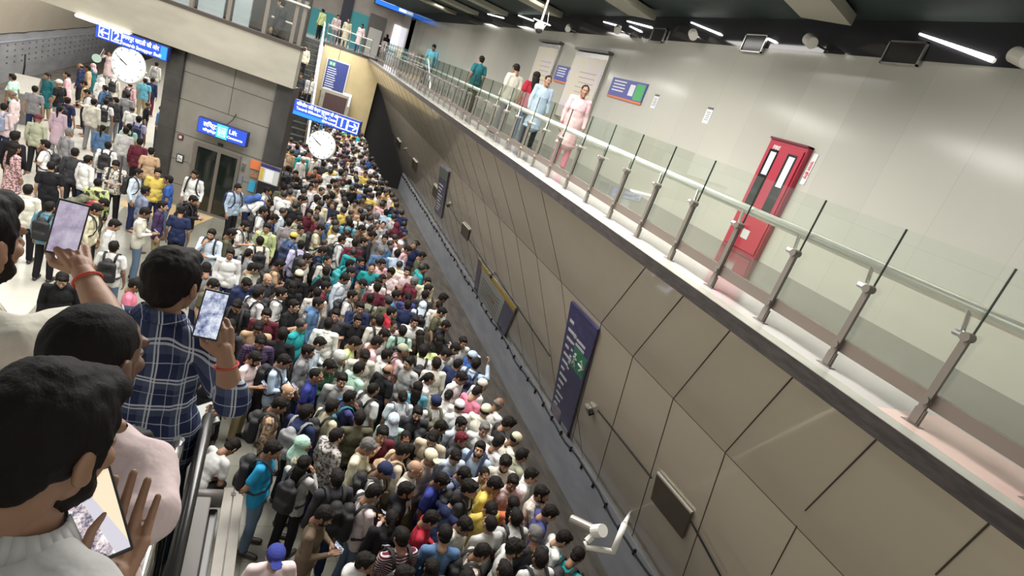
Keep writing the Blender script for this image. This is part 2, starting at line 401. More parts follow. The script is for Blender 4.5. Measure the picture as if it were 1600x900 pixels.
# cladding: two leaning facets
A = U(5.42, 0, 4.74); Bz = V3((6.2 * .86, 0, CAMZ + (3.04 - CAMZ) * .86)); Cc = V3((7.8, 0, -.70))
YN, YF = -1.0, 37.2
def facet(name, p, q, y0, y1, m, th=.12):
    bm = bmesh.new(); slab(bm, [V3((p.x, y0, p.z)), V3((p.x, y1, p.z)), V3((q.x, y1, q.z)), V3((q.x, y0, q.z))], -th)
    return obj(name, bm, None, m, **st)
wu = facet('wall_cladding_upper', A, Bz, YN, YF, M_clad); wl = facet('wall_cladding_lower', Bz, Cc, YN, YF, M_clad)
def onfacet(u, v, p, q, out=0.0):
    n = V3((q.z - p.z, 0, -(q.x - p.x))).normalized()
    if n.x > 0: n = -n
    r = ray(u, v); t = n.dot(V3((p.x, 0, p.z)) - CAMP) / n.dot(r); return CAMP + r * t + n * out
def strip(bm, a, b, wd, n):
    d = (b - a).normalized(); s = d.cross(n).normalized() * wd
    slab(bm, [a - s, b - s, b + s, a + s], .004)
bm = bmesh.new(); nU = V3((Bz.z - A.z, 0, -(Bz.x - A.x))).normalized(); nL = V3((Cc.z - Bz.z, 0, -(Cc.x - Bz.x))).normalized()
if nU.x > 0: nU = -nU
if nL.x > 0: nL = -nL
SE = [((1552, 812), (1462, 898), None), ((1372, 684), (1258, 798), (1205, 898)), ((1240, 588), (1134, 706), (1067, 900)), ((1142, 515), (1052, 623), (975, 880)), ((1068, 462), (989, 557), (930, 760)),
      ((1010, 416), (940, 504), (893, 690))]
for a, b, c in SE:
    pa, pb = onfacet(*a, A, Bz, .004), onfacet(*b, A, Bz, .004); strip(bm, pa, pb, .006, nU)
    if c: strip(bm, onfacet(*b, Bz, Cc, .004), onfacet(*c, Bz, Cc, .004), .006, nL)
yy = 9.2
while yy < 37:
    strip(bm, V3((A.x, yy - .55, A.z)) + nU * .004, V3((Bz.x, yy, Bz.z)) + nU * .004, .006, nU)
    strip(bm, V3((Bz.x, yy, Bz.z)) + nL * .004, V3((Cc.x, yy + .35, Cc.z)) + nL * .004, .006, nL); yy += 1.35
strip(bm, V3((Bz.x, 0, Bz.z)) + nL * .004, V3((Bz.x, 37, Bz.z)) + nL * .004, .004, nL)
obj('trim_cladding_seams', bm, None, M_seam, **st)
# slab edge band and corridor floor
bm = bmesh.new(); ubox(bm, 5.38, 5.62, -1, 50, 4.72, 4.9); obj('trim_slab_edge', bm, None, M_black_band, **st)
obj('floor_corridor', ubx(5.62, 7.0, -1, 50, 4.70, 4.9), None, M_white_floor, **st)
obj('floor_corridor_edge', ubx(5.39, 5.63, -1, 50, 4.9, 4.903), None, varied('grey_green_edge_stone', (.30, .31, .265), (.36, .36, .32), 3, .25), **st)
obj('floor_corridor_dark', ubx(7.0, 9.8, -1, 50, 4.70, 4.902), None, M_dark_floor, **st)
q = [on(1475, 705, 2, UF + .003), on(1600, 750, 2, UF + .003), on(1600, 785, 2, UF + .003), on(1520, 745, 2, UF + .003)]
bm = bmesh.new(); a_ = U(5.62, 0, 4.9); box(bm, a_.x, a_.x + .75, -0.5, U(0, 3.25, 0).y, UF, UF + .003); obj('floor_pink_stone', bm, None, M_pink_floor, **st)
obj('wall_corridor', ubx(9.75, 10.1, -2, 62, 4.8, 9.22), None, M_wall, **st)
obj('wall_corridor_bulkhead', ubx(9.74, 10.1, -2, 62, 9.22, 9.9), None, M_bulk, **st)
obj('ceiling_corridor', ubx(5.6, 10.1, -2, 62, 9.88, 10.1), None, M_ceiling, **st)
obj('ceiling', bxm(-15, U(5.7, 0, 0).x, -6, 62, 10.9, 11.1), None, M_ceiling, **st)
obj('wall_ceiling_drop', bxm(U(5.6, 0, 0).x, U(5.7, 0, 0).x, -2, 46, U(0, 0, 9.88).z, 10.9), None, M_ceiling, **st)
obj('wall_behind', bxm(-15, 9, -6.3, -6, -2, 11), None, varied('rear_wall', (.30, .28, .24), (.36, .34, .30), 1, .6), **st)
BAF = ('nearest cream ceiling baffle over the red fire hose cabinet', 'second cream ceiling baffle from the right, before the ball camera pole', 'third cream ceiling baffle, just beyond the ball camera pole', 'fourth cream ceiling baffle toward the far concourse', 'fifth small cream ceiling baffle toward the far concourse', 'sixth small cream ceiling baffle near the far concourse')
for k in range(6):                                          # ceiling baffles
    y = 9.9 + k * 7.1 - (0 if k < 4 else (k - 3) * 1.5)
    bm = bmesh.new(); a0 = U(9.1, y, 9.62); b0 = U(5.7, y - 1.5, 9.62)
    d = (b0 - a0).normalized(); s = V3((0, 0, 1)).cross(d).normalized() * .50 * K
    slab(bm, [a0 - s, b0 - s, b0 + s, a0 + s], .20 * K)
    t = empty('ceiling_baffle', a0, BAF[k], 'baffle', 'cream baffles under the dark corridor ceiling'); bm.transform(Matrix.Translation(-a0)); obj('baffle_board', bm, t, M_slat)
    obj('hanger_rod', tb([V3((-.5, -.2, .1)), V3((-.5, -.2, U(0, 0, 9.9).z - a0.z))], .01), t, M_steel_dark)
# left side tracks
obj('floor_left_track_bed', bxm(-13.1, LEDGE, -3, 70, -2.0, -1.8), None, M_bed, **st)
obj('wall_left_trackside', bxm(-13.5, -13.0, 5, 70, -1.9, .72), None, M_leftwall, **st)
bm = bmesh.new(); slab(bm, [V3((-13.05, 5, .72)), V3((-13.05, 70, .72)), V3((-11.4, 70, 5.3)), V3((-11.4, 5, 5.3))], .1); obj('wall_left_cladding', bm, None, M_clad, **st)
obj('trim_left_ledge', bxm(-13.0, -12.93, 5, 70, .25, .31), None, M_ledge, **st)
pts = [(-12.97, y, .72 - .05 * abs(math.sin(y * .9)) - .02 * math.sin(y * 3)) for y in [26 + i * .8 for i in range(45)]]
tag(obj('wall_cable', tb(pts, .03, 6), None, M_black, True), 'black cable looping along the far left trackside wall top', 'cable')
a = on(40, 85, 0, -12.96); b = on(35, 125, 0, -12.96)
tag(obj('hanging_cable', tb([a, a.lerp(b, .5) + V3((0, .1, 0)), b], .04, 6), None, M_black, True), 'black cable hanging down the grey far left wall', 'cable')
bd = bmesh.new()                                             # rows of small dark fixing holes
for r_ in range(4):
    for k in range(30): box(bd, -12.995, -12.985, 27 + k * .95, 27.16 + k * .95, .05 - r_ * .30, .12 - r_ * .30)
obj('trim_wall_fixings', bd, None, M_steel_dark, **st)
# far end
obj('wall_tunnel_shade', bxm(EDGE - .1, 8.4, 37.4, 37.7, -2, UF - .1), None, mat('tunnel_shade_black', (.02, .02, .02), .9), **st)  # black sheet standing for the darkness of the tunnel the track enters
obj('wall_far_left', bxm(-14, -3.2, 61, 61.4, -2, 11), None, M_darkpanel, **st)
Y0 = U(0, 50, 0).y
xl = on(510, 58, 1, Y0).x; xr = U(5.42, 0, 0).x
obj('wall_end_cladding', bxm(xl, xr + .8, Y0, Y0 + .3, 0, UF), None, M_clad_yellow, **st)
bm = bmesh.new()
s = on(533, 75, 1, Y0).x; box(bm, s - .012, s + .012, Y0 - .006, Y0, 1.5, UF - .02); obj('trim_end_wall_seam', bm, None, M_seam, **st)
obj('trim_end_slab_edge', bxm(xl - .1, xr + .9, Y0 - .06, Y0 + .3, UF - .02, UF + .1), None, M_black_band, **st)
obj('floor_far_concourse', bxm(-.8, 9.5, Y0 + .3, 58, UF - .2, UF), None, M_white_floor, **st)
yb = 50.0
obj('wall_far_concourse', bxm(-1, 9.0, yb, yb + .3, UF - .1, 11), None, varied('far_beige_wall', (.50, .44, .38), (.58, .52, .46), 1.5, .5), **st)
def farpanel(name, u0, v0, u1, v1, m, y=yb - .06, th=.05, drop=True, **kw):
    a = on(u0, v0, 1, y); b = on(u1, v1, 1, y)
    return obj(name, bxm(min(a.x, b.x), max(a.x, b.x), y - th, y + (.058 if abs(y - yb + .06) < .01 else 0), UF if drop else min(a.z, b.z), max(a.z, b.z)), None, m, **kw)
tag(farpanel('hoarding_panel', 480, 8, 540, 30, M_turq), 'turquoise hoarding panel at the far upper level behind the escalator', 'panel')
tag(farpanel('hoarding_panel', 545, 14, 574, 38, M_turq), 'turquoise hoarding panel beside the grey shutter at the far upper level', 'panel')
tag(farpanel('dark_column', 540, -12, 546, 36, mat('blue_black_column', (.02, .025, .05), .4), yb - .2, .3), 'dark blue column standing between the two turquoise hoarding panels', 'column')
tag(farpanel('roller_shutter', 580, 20, 600, 52, varied('shutter', (.17, .155, .14), (.25, .235, .22), 8, .5, stretch=(1, 1, 6))), 'grey roller shutter on the beige far upper wall', 'shutter')
tag(farpanel('counter_panel', 578, 42, 594, 62, M_white, yb - 1.4, .1), 'white counter panel in front of the grey roller shutter', 'counter')
t = farpanel('lit_screen', 617, 38, 638, 74, mat('glowing_screen', (.9, .88, .95), .5, emit=(.93, .90, 1.0), es=1.6)); tag(t, 'glowing white screen at the far end of the corridor', 'screen')
# long lit blue sign above the far concourse
a = on(588, -8, 1, yb - .5); b = on(648, 24, 1, yb - .5)
t = empty('overhead_sign', ((a.x + b.x) / 2, yb - .55, (a.z + b.z) / 2 ), 'long lit blue sign hanging over the far upper concourse', 'sign')
wd = abs(b.x - a.x); hh = .85
obj('sign_case', bxm(-wd / 2, wd / 2, 0, .2, -hh / 2, hh / 2), t, M_sign_case)
obj('lit_face', bxm(-wd / 2 + .05, wd / 2 - .05, -.012, 0, -hh / 2 + .05, hh / 2 - .05), t, M_sign_bright)
obj('white_lettering', bxm(-wd / 2 + .3, 0, -.02, -.012, -.05, .25), t, M_sign_white); obj('white_lettering', bxm(.3, wd / 2 - .5, -.02, -.012, -.28, -.08), t, M_sign_white)
bm = bmesh.new(); box(bm, -.8, -.5, Y0, 58, UF, 10.9); obj('wall_left_of_concourse', bm, None, M_darkpanel, **st)
obj('wall_corridor_far', bxm(U(9.75, 0, 0).x, 7.6, 44, 58, UF, 10), None, M_wall, **st)

# escalator at the far end, rising away to the upper level
ex0, ex1 = -.05, on(500, 64, 1, Y0).x
esc = empty('escalator', (0, 0, 0), 'far dark escalator climbing to the upper level past the end wall', 'escalator')
n = 22; yA = Y0 - UF / .577
bm = bmesh.new()
for k in range(n): box(bm, ex0, ex1, yA + (Y0 - yA) * k / n, Y0 + .3, UF * k / n, UF * (k + 1) / n)
obj('step_flight', bm, esc, M_step)
for x in (ex0 - .08, ex1 + .06):
    bm = bmesh.new(); slab(bm, [V3((x, yA - .6, -.05)), V3((x, Y0 + .8, UF + .5)), V3((x, Y0 + .8, UF + .95)), V3((x, yA - .6, .95))], .03)
    obj('balustrade', bm, esc, M_steel_dark)
    obj('handrail', tb([(x, yA - .9, .6), (x, yA - .7, .95), (x, Y0 + .2, UF + 1.0), (x, Y0 + 1.2, UF + 1.05)], .05 if x > 0 else .04), esc, M_chrome if x > 0 else M_rubber)
# guard rail of the far upper level
t = empty('guard_rail', (0, 0, 0), 'white steel and glass guard rail along the far concourse edge', 'railing')
obj('rail_tube', tb([(xl, Y0 + .1, UF + 1.0), (xr, Y0 + .1, UF + 1.0)], .035), t, M_white); obj('rail_tube', tb([(xl, Y0 + .1, UF + .55), (xr, Y0 + .1, UF + .55)], .03), t, M_white)
for k in range(5):
    x = xl + (xr - xl) * k / 4; obj('post', tb([(x, Y0 + .1, UF), (x, Y0 + .1, UF + 1.1)], .035), t, M_steel)

# ------------------------------------------------------------ lift block and bridge (turned 20 degrees to the tracks)
TH = rad(20); E_ = V3((math.cos(TH), -math.sin(TH), 0)); NN = V3((math.sin(TH), math.cos(TH), 0)); P0 = V3((-1.35, 19.15, 0))
def LT(off=0.0):
    """frame: x along the lift wall, y away from the viewer, z up, origin on the wall foot"""
    return Matrix.Translation(P0 + NN * off) @ Matrix((E_, NN, V3((0, 0, 1)))).transposed().to_4x4()
def lw(u, v, off=0.0):
    r = ray(u, v); t = NN.dot(P0 + NN * off - CAMP) / NN.dot(r); p = CAMP + r * t; return (p - P0).dot(E_), p.z
def lbox(s0, s1, y0, y1, z0, z1, bev=0.0): return bxm(s0, s1, y0, y1, z0, z1, LT(), bev)
sL = lw(258, 140)[0]; sA = lw(284, 140)[0]; sB = lw(422, 200)[0]; sC = lw(453, 180)[0]
BZ = (lw(267.6, 71.4, -.42)[1] + lw(458.6, 140.4, -.42)[1]) / 2
d0 = lw(311, 226)[0]; d1 = lw(372, 250)[0]; dh = (lw(311, 226)[1] + lw(372, 250)[1]) / 2
obj('wall_lift_front', lbox(sA, sB, 0, .7, 0, BZ), None, M_panel, **st)
obj('wall_lift_left_pier', lbox(sL, sA, -.12, .7, 0, BZ), None, M_darkpanel, **st)
obj('wall_lift_right_pier', lbox(sB, sC, -.12, .35, 0, BZ), None, M_darkpanel, **st)
bm = bmesh.new(); T = LT()
for z in (.62, 1.35, 2.2, 2.98, 3.72): box(bm, sL, sA, -.126, -.12, z, z + .012, T)
for z in (dh + .18, (lw(284, 151)[1] + lw(423, 205)[1]) / 2, (lw(292, 109)[1] + lw(430, 164)[1]) / 2): box(bm, sA, sB, -.006, 0, z, z + .014, T)
for z in (.62, 1.35): box(bm, sA, lw(311, 240)[0] - .12, -.006, 0, z, z + .012, T); box(bm, lw(372, 260)[0] + .1, sB, -.006, 0, z, z + .012, T)
sm = lw(358, 170)[0]; box(bm, sm, sm + .014, -.006, 0, (lw(284, 151)[1] + lw(423, 205)[1]) / 2, BZ, T); obj('trim_lift_wall_joints', bm, None, M_seam, **st)
bm = bmesh.new()
for s0, s1, z0, z1 in ((d0 - .12, d0, 0, dh + .1), (d1, d1 + .09, 0, dh + .1), (d0, d1, dh, dh + .1), (d0, d1, 0, .06)): box(bm, s0, s1, -.05, .02, z0, z1, T)
dr = obj('door_1', bm, None, M_steel_dull, **st)
dm = (d0 + d1) / 2 + .05
obj('door_leaf', lbox(d0, dm - .06, -.015, .01, .06, dh), dr, M_lift_glass); obj('door_leaf', lbox(dm + .04, d1, -.015, .01, .06, dh), dr, M_lift_glass)
obj('centre_stile', lbox(dm - .06, dm + .04, -.045, .01, .06, dh), dr, M_steel_dull)
obj('floor_mat_by_lift', bxm(-1.9, .2, -1.5, -.15, 0, .008, T), None, varied('tan_floor_mat', (.42, .30, .15), (.5, .36, .19), 2, .6), **st)
def wallitem(name, u, v, w_, h_, m, label, cat, off=-.02, th=.02):
    s, z = lw(u, v); return tag(obj(name, lbox(s - w_ / 2, s + w_ / 2, off - th, 0, z - h_ / 2, z + h_ / 2), None, m), label, cat)
t = wallitem('fire_call_point', 283, 214, .15, .15, mat('dark_red_box', (.10, .02, .02), .5), 'small dark red call point box on the wall left of the lift', 'call point')
s, z = lw(283, 214); obj('glass_window', lbox(s - .04, s + .04, -.05, -.04, z - .04, z + .04), t, M_print_grey)
t = wallitem('wheelchair_sign', 282, 247, .20, .24, M_darkpanel, 'square wheelchair sign on the wall left of the lift door', 'sign')
s, z = lw(282, 247); bm = bmesh.new(); box(bm, s - .07, s + .07, -.046, -.04, z - .09, z + .09, T); obj('white_plate', bm, t, M_print_white)
bm = bmesh.new(); tube(bm, [T @ V3((s - .02 + .035 * math.cos(a_ * .7), -.05, z - .03 + .035 * math.sin(a_ * .7))) for a_ in range(9)], .006, 5); tube(bm, [T @ V3((s - .03, -.05, z + .06)), T @ V3((s - .02, -.05, z)), T @ V3((s + .03, -.05, z)), T @ V3((s + .05, -.05, z - .06))], .007, 5); obj('wheelchair_symbol', bm, t, M_black)
wallitem('lift_vent', 301, 248, .14, .36, mat('vent_grey', (.20, .19, .17), .6), 'grey vent panel between wheelchair sign and lift door', 'vent')
wallitem('door_sensor', 345, 226, .14, .07, M_black, 'small black sensor above the lift door', 'sensor')
wallitem('orange_notice', 400, 258, .30, .26, M_print_orange, 'orange notice on the wall right of the lift', 'notice'); wallitem('orange_notice', 398, 274, .26, .14, varied('faded_orange', (.25, .10, .05), (.32, .18, .1), 9, .6), 'faded brown notice just under the orange notice', 'notice')
t = wallitem('blue_notice', 394, 291, .20, .34, M_print_cyan, 'bright blue instruction notice right of the lift door', 'notice')
wallitem('call_button_plate', 381, 261, .10, .22, M_steel, 'steel lift call button plate right of the door', 'button plate'); wallitem('grey_notice', 376, 280, .12, .26, mat('grey_blue_notice', (.16, .17, .20), .5), 'narrow grey notice under the lift call button', 'notice')
# information board on the right pier
s, z = lw(421, 272, -.3); t = empty('information_board', LT(-.3) @ V3((s, 0, 0)), 'white information board with a blue header right of the lift', 'board', None, -TH)
obj('board_frame', bxm(-.30, .30, 0, .05, z - .30, z + .26), t, M_steel_dull); obj('board_print', bxm(-.28, .28, -.008, 0, z - .28, z + .14), t, M_print_grey); obj('blue_header', bxm(-.28, .28, -.009, 0, z + .145, z + .24), t, M_panel_blue)
obj('yellow_column', bxm(-.27, -.17, -.011, -.008, z - .26, z + .12), t, M_print_yellow); obj('white_map', bxm(-.12, .12, -.011, -.008, z - .25, z + .11), t, M_print_white); obj('dark_base', bxm(-.28, .28, .0, .08, 0, z - .30), t, M_black)
# bridge over the lift
FO = -.42
fs1 = lw(463, 110, FO)[0]; zt = lw(470, 79, FO)[1]; fs0 = -9.5
obj('wall_bridge_fascia', lbox(fs0, fs1, FO, FO + .25, BZ, zt), None, M_fascia, **st)
obj('floor_bridge_deck', lbox(fs0, lw(464, 110, 1.6)[0], FO + .25, 1.9, BZ + .02, BZ + .45), None, M_darkpanel, **st)
obj('trim_bridge_kerb', lbox(fs0, fs1 + .02, FO - .03, FO + .35, zt, zt + .09), None, mat('brown_kerb', (.05, .04, .033), .5), **st)
t = empty('bridge_railing', (0, 0, 0), 'steel and glass railing along the footbridge above the lift', 'railing')
gs = [fs0 + .6 + 1.02 * k for k in range(20) if fs0 + .6 + 1.02 * k < fs1 - .2]
sP = [lw(353, 30, FO)[0] + d_ for d_ in (-3.0, -2.0, -1.0, 0, .98, 1.75)]
for a_ in sP + [fs1 - .12]: obj('post', lbox(a_ - .05, a_ + .05, FO + .08, FO + .16, zt + .09, zt + 1.25), t, M_steel_dull)
ss = sP + [fs1 - .12]
for a_, b_ in zip(ss, ss[1:]):
    bm = bmesh.new(); slab(bm, [LT() @ V3(p) for p in ((a_ + .06, FO + .12, zt + .16), (b_ - .06, FO + .12, zt + .16), (b_ - .06, FO + .12, zt + 1.3), (a_ + .06, FO + .12, zt + 1.3))], .012); obj('glass_pane', bm, t, M_glass)
obj('rail_tube', tb([LT() @ V3((fs0, FO + .05, zt + 1.12)), LT() @ V3((fs1, FO + .05, zt + 1.12))], .03), t, M_cream)
frost = mat('frosted_panel', (.34, .38, .42), .4)
for (a_, b_), lab_ in zip(((lw(315, 10, 1.2)[0] - 1.4, lw(315, 10, 1.2)[0] - .35), (lw(320, 10, 1.2)[0] - .2, lw(347, 10, 1.2)[0] + .05), (lw(358, 25, 1.2)[0] + .1, lw(385, 25, 1.2)[0] + .1)), ('leftmost pale frosted screen on the footbridge, partly outside the frame', 'pale frosted screen in the middle of the footbridge railing', 'pale frosted screen nearest the dark right end of the footbridge')):
    tag(obj('frosted_screen', lbox(a_, b_, 1.2, 1.26, zt - .3, zt + 1.4), None, frost), lab_, 'screen')
obj('wall_bridge_back', lbox(fs0, lw(480, 30, 1.9)[0], 1.9, 2.1, BZ, 10.9), None, M_darkpanel, **st)
tag(obj('lower_light_rail', tb([LT() @ V3((lw(422, 40, .8)[0], .8, zt + .55)), LT() @ V3((lw(459, 55, .8)[0], .8, zt + .55))], .03), None, M_cream), 'pale handrail seen behind the glass at the right end of the footbridge', 'rail')
tag(obj('black_box', lbox(lw(425, 45, .6)[0], lw(441, 50, .6)[0], .6, .9, zt + .02, zt + .32, .01), None, M_black), 'black box standing on the footbridge behind its glass railing', 'box')
# fluorescent strip under the bridge
a = LT() @ V3((lw(121, 15, FO)[0], FO - .04, BZ - .05)); b = LT() @ V3((lw(206, 46, FO)[0], FO - .04, BZ - .05))
t = tag(obj('lamp_and_reflection_strip', tb([a, b], .04, 8), None, M_lamp_and_reflection), 'bright white strip lamp along the underside of the footbridge', 'lamp')
# lit signs
def SG(off, s0, s1, zc, h, label, name='platform_sign'):
    t = empty(name, LT(off) @ V3(((s0 + s1) / 2, 0, zc)), label, 'sign', None, -TH); W = (s1 - s0) / 2
    obj('sign_case', bxm(-W, W, -.06, .10, -h / 2, h / 2, None, .012), t, M_sign_case)
    obj('lit_face', bxm(-W + .02, W - .02, -.066, -.06, -h / 2 + .02, h / 2 - .02), t, M_sign_blue); return t, W
RX = Matrix.Rotation(PI / 2, 4, 'X')
def TT(x, z, y=-.068): return Matrix.Translation((x, y, z)) @ RX
def arrowbox(t, x, h, glyph, left):
    b = h * .36
    bm = bmesh.new()
    for q in ((-b, b, b - .022, b), (-b, b, -b, -b + .022), (-b, -b + .022, -b, b), (b - .022, b, -b, b)): box(bm, x + q[0], x + q[1], -.071, -.066, q[2], q[3])
    obj('white_frame', bm, t, M_sign_white)
    if glyph: text('numeral', glyph, h * .75, TT(x, 0), M_sign_white, t, bold=.006)
    else:
        sg = -1 if left else 1; bm = bmesh.new()
        tube(bm, [(x - sg * b * .7, -.07, 0), (x + sg * b * .3, -.07, 0)], .022, 6)
        bm2 = [(x + sg * b * .1, -.07, b * .6), (x + sg * b * .72, -.07, 0), (x + sg * b * .1, -.07, -b * .6)]; tube(bm, bm2, .022, 6); obj('arrow', bm, t, M_sign_white)
s0 = lw(152, 40, FO)[0]; s1 = lw(265, 80, FO)[0]
zc = lw(209, 61, FO)[1]; h = .40
t, W = SG(FO, s0, s1, BZ - .24, h, 'lit blue platform 2 sign with left arrow under the footbridge')
arrowbox(t, -W + .24, h, None, True); arrowbox(t, -W + .58, h, '2', False)
text('hindi_lettering', 'समयपुर बादली की ओर', .16, TT(.22, .07), M_sign_white, t, .002, fitw=W * 1.05); text('english_lettering', 'Towards Samaypur Badli', .13, TT(.26, -.10), M_sign_white, t, .002, fitw=W * 1.15)
obj('bright_end', bxm(W - .20, W - .03, -.070, -.066, -h / 2 + .03, h / 2 - .03), t, M_sign_bright)
s0 = lw(460, 163, FO)[0]; s1 = lw(562, 205, FO)[0]; zc = lw(511, 184, FO)[1]; h = .43
t, W = SG(FO, s0, s1, zc, h, 'lit blue platform 1 sign with right arrow right of the lift')
arrowbox(t, W - .20, h, None, False); arrowbox(t, W - .52, h, '1', False)
text('hindi_lettering', 'मिलेनियम सिटी सेन्टर गुरूग्राम की ओर', .12, TT(-.28, .12), M_sign_white, t, .002, fitw=W * 1.25)
text('english_lettering', 'Towards Millennium City Centre', .11, TT(-.28, -.005), M_sign_white, t, .002, fitw=W * 1.22); text('english_lettering', 'Gurugram', .10, TT(.10, -.115), M_sign_white, t, .002)
obj('bright_band', bxm(-W + .03, -.05, -.069, -.066, -h / 2 + .03, -.09), t, M_sign_bright)
obj('hanger_rod', tb([(-W + .3, 0, h / 2), (-W + .3, 0, 1.0)], .012), t, M_steel_dark)
s0, z1 = lw(312, 182, -.3); s1, z0 = lw(386, 224, -.3); h = .44; zc = lw(349, 206, -.3)[1]
t, W = SG(-.3, s0, s1, zc, h, 'lit blue Lift Concourse sign above the lift door', 'lift_sign')
obj('green_panel', bxm(-.16, .15, -.069, -.066, -h / 2 + .03, h / 2 - .03), t, M_sign_green)
bm = bmesh.new()
for q in ((-.11, .10, .10, .115), (-.11, .10, -.13, -.115), (-.11, -.095, -.13, .115), (.085, .10, -.13, .115)): box(bm, q[0], q[1], -.073, -.069, q[2], q[3])
for x in (-.055, 0, .05): tube(bm, [(x, -.072, -.08), (x, -.072, .02)], .014, 5); ell(bm, (x, -.072, .05), (.016, .004, .016))
obj('lift_symbol', bm, t, M_sign_white)
text('hindi_lettering', 'लिफ्ट', .17, TT(-.36, .06), M_sign_white, t, .003); text('hindi_lettering', 'कॉन्कोर्स', .10, TT(-.36, -.10), M_sign_white, t, .002)
text('english_lettering', 'Lift', .18, TT(.30, .07), M_sign_white, t, .003); text('english_lettering', 'Concourse', .10, TT(.38, -.09), M_sign_white, t, .002)
obj('power_lead', tb([(.05, .02, .22), (.10, .06, .30), (.16, .10, .40), (.15, .28, .55)], .012, 6), t, M_black)
def clock(u, v, dpx, off, label, top):
    s, z = lw(u, v, off); P = LT(off) @ V3((s, 0, z)); d_ = (P - CAMP).length; Rr = dpx / 2 / FPX * d_
    t = empty('platform_clock', P, label, 'clock', None, -TH - rad(6))
    bm = bmesh.new(); bmesh.ops.create_cone(bm, cap_ends=True, segments=48, radius1=Rr, radius2=Rr, depth=.10, matrix=Matrix.Rotation(PI / 2, 4, 'X')); bmesh.ops.bevel(bm, geom=[e for e in bm.edges if e.calc_length() < .2 and abs(e.verts[0].co.y - e.verts[1].co.y) < .001], offset=.02, segments=2, affect='EDGES'); obj('clock_case', bm, t, M_white, True)
    bm = bmesh.new(); bmesh.ops.create_cone(bm, cap_ends=True, segments=48, radius1=Rr * .93, radius2=Rr * .93, depth=.006, matrix=Matrix.Translation((0, -.052, 0)) @ Matrix.Rotation(PI / 2, 4, 'X')); obj('dial', bm, t, M_clock)
    bm = bmesh.new()
    for k in range(12):
        a_ = k * PI / 6; r0, r1 = Rr * .76, Rr * .87; tube(bm, [(math.sin(a_) * r0, -.058, math.cos(a_) * r0), (math.sin(a_) * r1, -.058, math.cos(a_) * r1)], .010, 5)
    obj('hour_marks', bm, t, mat('clock_mark', (.10, .11, .13), .5))
    for nm, a_, l_, r_ in (('hour_hand', -66, .48, .011), ('minute_hand', -62, .72, .008)):
        obj(nm, tb([(0, -.062, 0), (math.sin(rad(a_)) * Rr * l_, -.062, math.cos(rad(a_)) * Rr * l_)], r_, 6), t, M_black)
    obj('hanger_rod', tb([(0, 0, Rr * .9), (0, 0, top - z)], .018), t, M_steel_dark)
clock(201, 102, 45, FO, 'round white clock hanging below the platform 2 sign, the left clock', BZ)
clock(503, 227, 41, FO, 'round white clock hanging above the dense crowd, the right clock', lw(503, 190, FO)[1])
# grey parapet near the far left platform edge
t = empty('parapet_block', (-8.2, 25.8, 0), 'grey parapet block near the far left platform edge', 'parapet')
obj('block_body', bxm(-.35, .35, -1.6, 1.6, 0, 1.0, Matrix.Rotation(rad(14), 4, 'Z')), t, varied('parapet_stone', (.16, .15, .13), (.22, .2, .18), 3, .6)); obj('pale_top', bxm(-.37, .37, -1.62, 1.62, 1.0, 1.05, Matrix.Rotation(rad(14), 4, 'Z')), t, mat('parapet_cap', (.27, .26, .23), .5))

# ------------------------------------------------------------ corridor railing
rail = empty('corridor_railing', U(5.85, 0, 4.9), 'long steel and green glass railing along the upper corridor edge', 'railing')
RI = rail.matrix_local
def rl(x, y, z): return U(x, y, z) - U(5.85, 0, 4.9)
ys = [-.2 + 1.055 * k - 0.02 for k in range(-0, 46)]
off0 = 3.02 - (ys[3])
ys = [y + off0 for y in ys]
def post_mesh():
    bm = bmesh.new()
    def b(x0, x1, y0, y1, z0, z1): box(bm, x0 * K, x1 * K, y0 * K, y1 * K, z0 * K, z1 * K)
    b(-.02, .02, -.035, .035, .02, .92); b(-.012, .028, -.05, .05, .0, .17); b(-.05, .05, -.09, .09, 0, .008)
    tube(bm, [(-.055 * K, 0, .93 * K), (.055 * K, 0, .93 * K)], .045 * K, 12); tube(bm, [(-.05 * K, 0, .26 * K), (.03 * K, 0, .26 * K)], .042 * K, 12)
    return me_of(bm, 'post', M_steel_dull)
pm = post_mesh()
def brk():
    bm = bmesh.new(); tube(bm, [V3((.04, .02, .93)) * K, V3((.07, .10, .95)) * K, V3((.10, .16, 1.14)) * K], .022 * K, 8); tube(bm, [V3((.0, .03, .93)) * K, V3((.0, .13, .93)) * K], .032 * K, 10)
    return me_of(bm, 'rail_bracket', M_steel)
bmk = brk()
bmg = bmesh.new(); box(bmg, -.006, .006, .012, 1.055 * K - .012, .24 * K, 1.62 * K); gm = me_of(bmg, 'glass_pane', M_glass)
bme = bmesh.new(); box(bme, -.008, .008, -.004, .004, .24 * K, 1.62 * K); gem = me_of(bme, 'glass_edge', M_glass_edge)
for i, y in enumerate(ys):
    o = obj('post', pm, rail); o.location = rl(5.85, y, 4.9); o = obj('rail_bracket', bmk, rail); o.location = rl(5.85, y, 4.9)
    o = obj('glass_pane', gm, rail); o.location = rl(5.90, y, 4.9); o = obj('glass_edge', gem, rail); o.location = rl(5.90, y, 4.9)
bm = bmesh.new(); a_ = rl(5.87, -2, 5.10); b_ = rl(5.93, 50, 5.24); box(bm, a_.x, b_.x, a_.y, b_.y, a_.z, b_.z); obj('bottom_channel', bm, rail, mat('channel_steel', (.24, .20, .175), .4, .6))
obj('handrail', tb([rl(5.99, -2, 6.06), rl(5.99, 50, 6.06)], .036 * K * 1.75, 14), rail, M_chrome, True)

# corridor wall things
XW = U(9.75, 0, 0).x
def wl_(u, v): p = on(u, v, 0, XW); return p.y, p.z
def wbox(y0, y1, z0, z1, th=.03, off=0.0): return bxm(XW - off - th, XW - off, min(y0, y1), max(y0, y1), min(z0, z1), max(z0, z1))
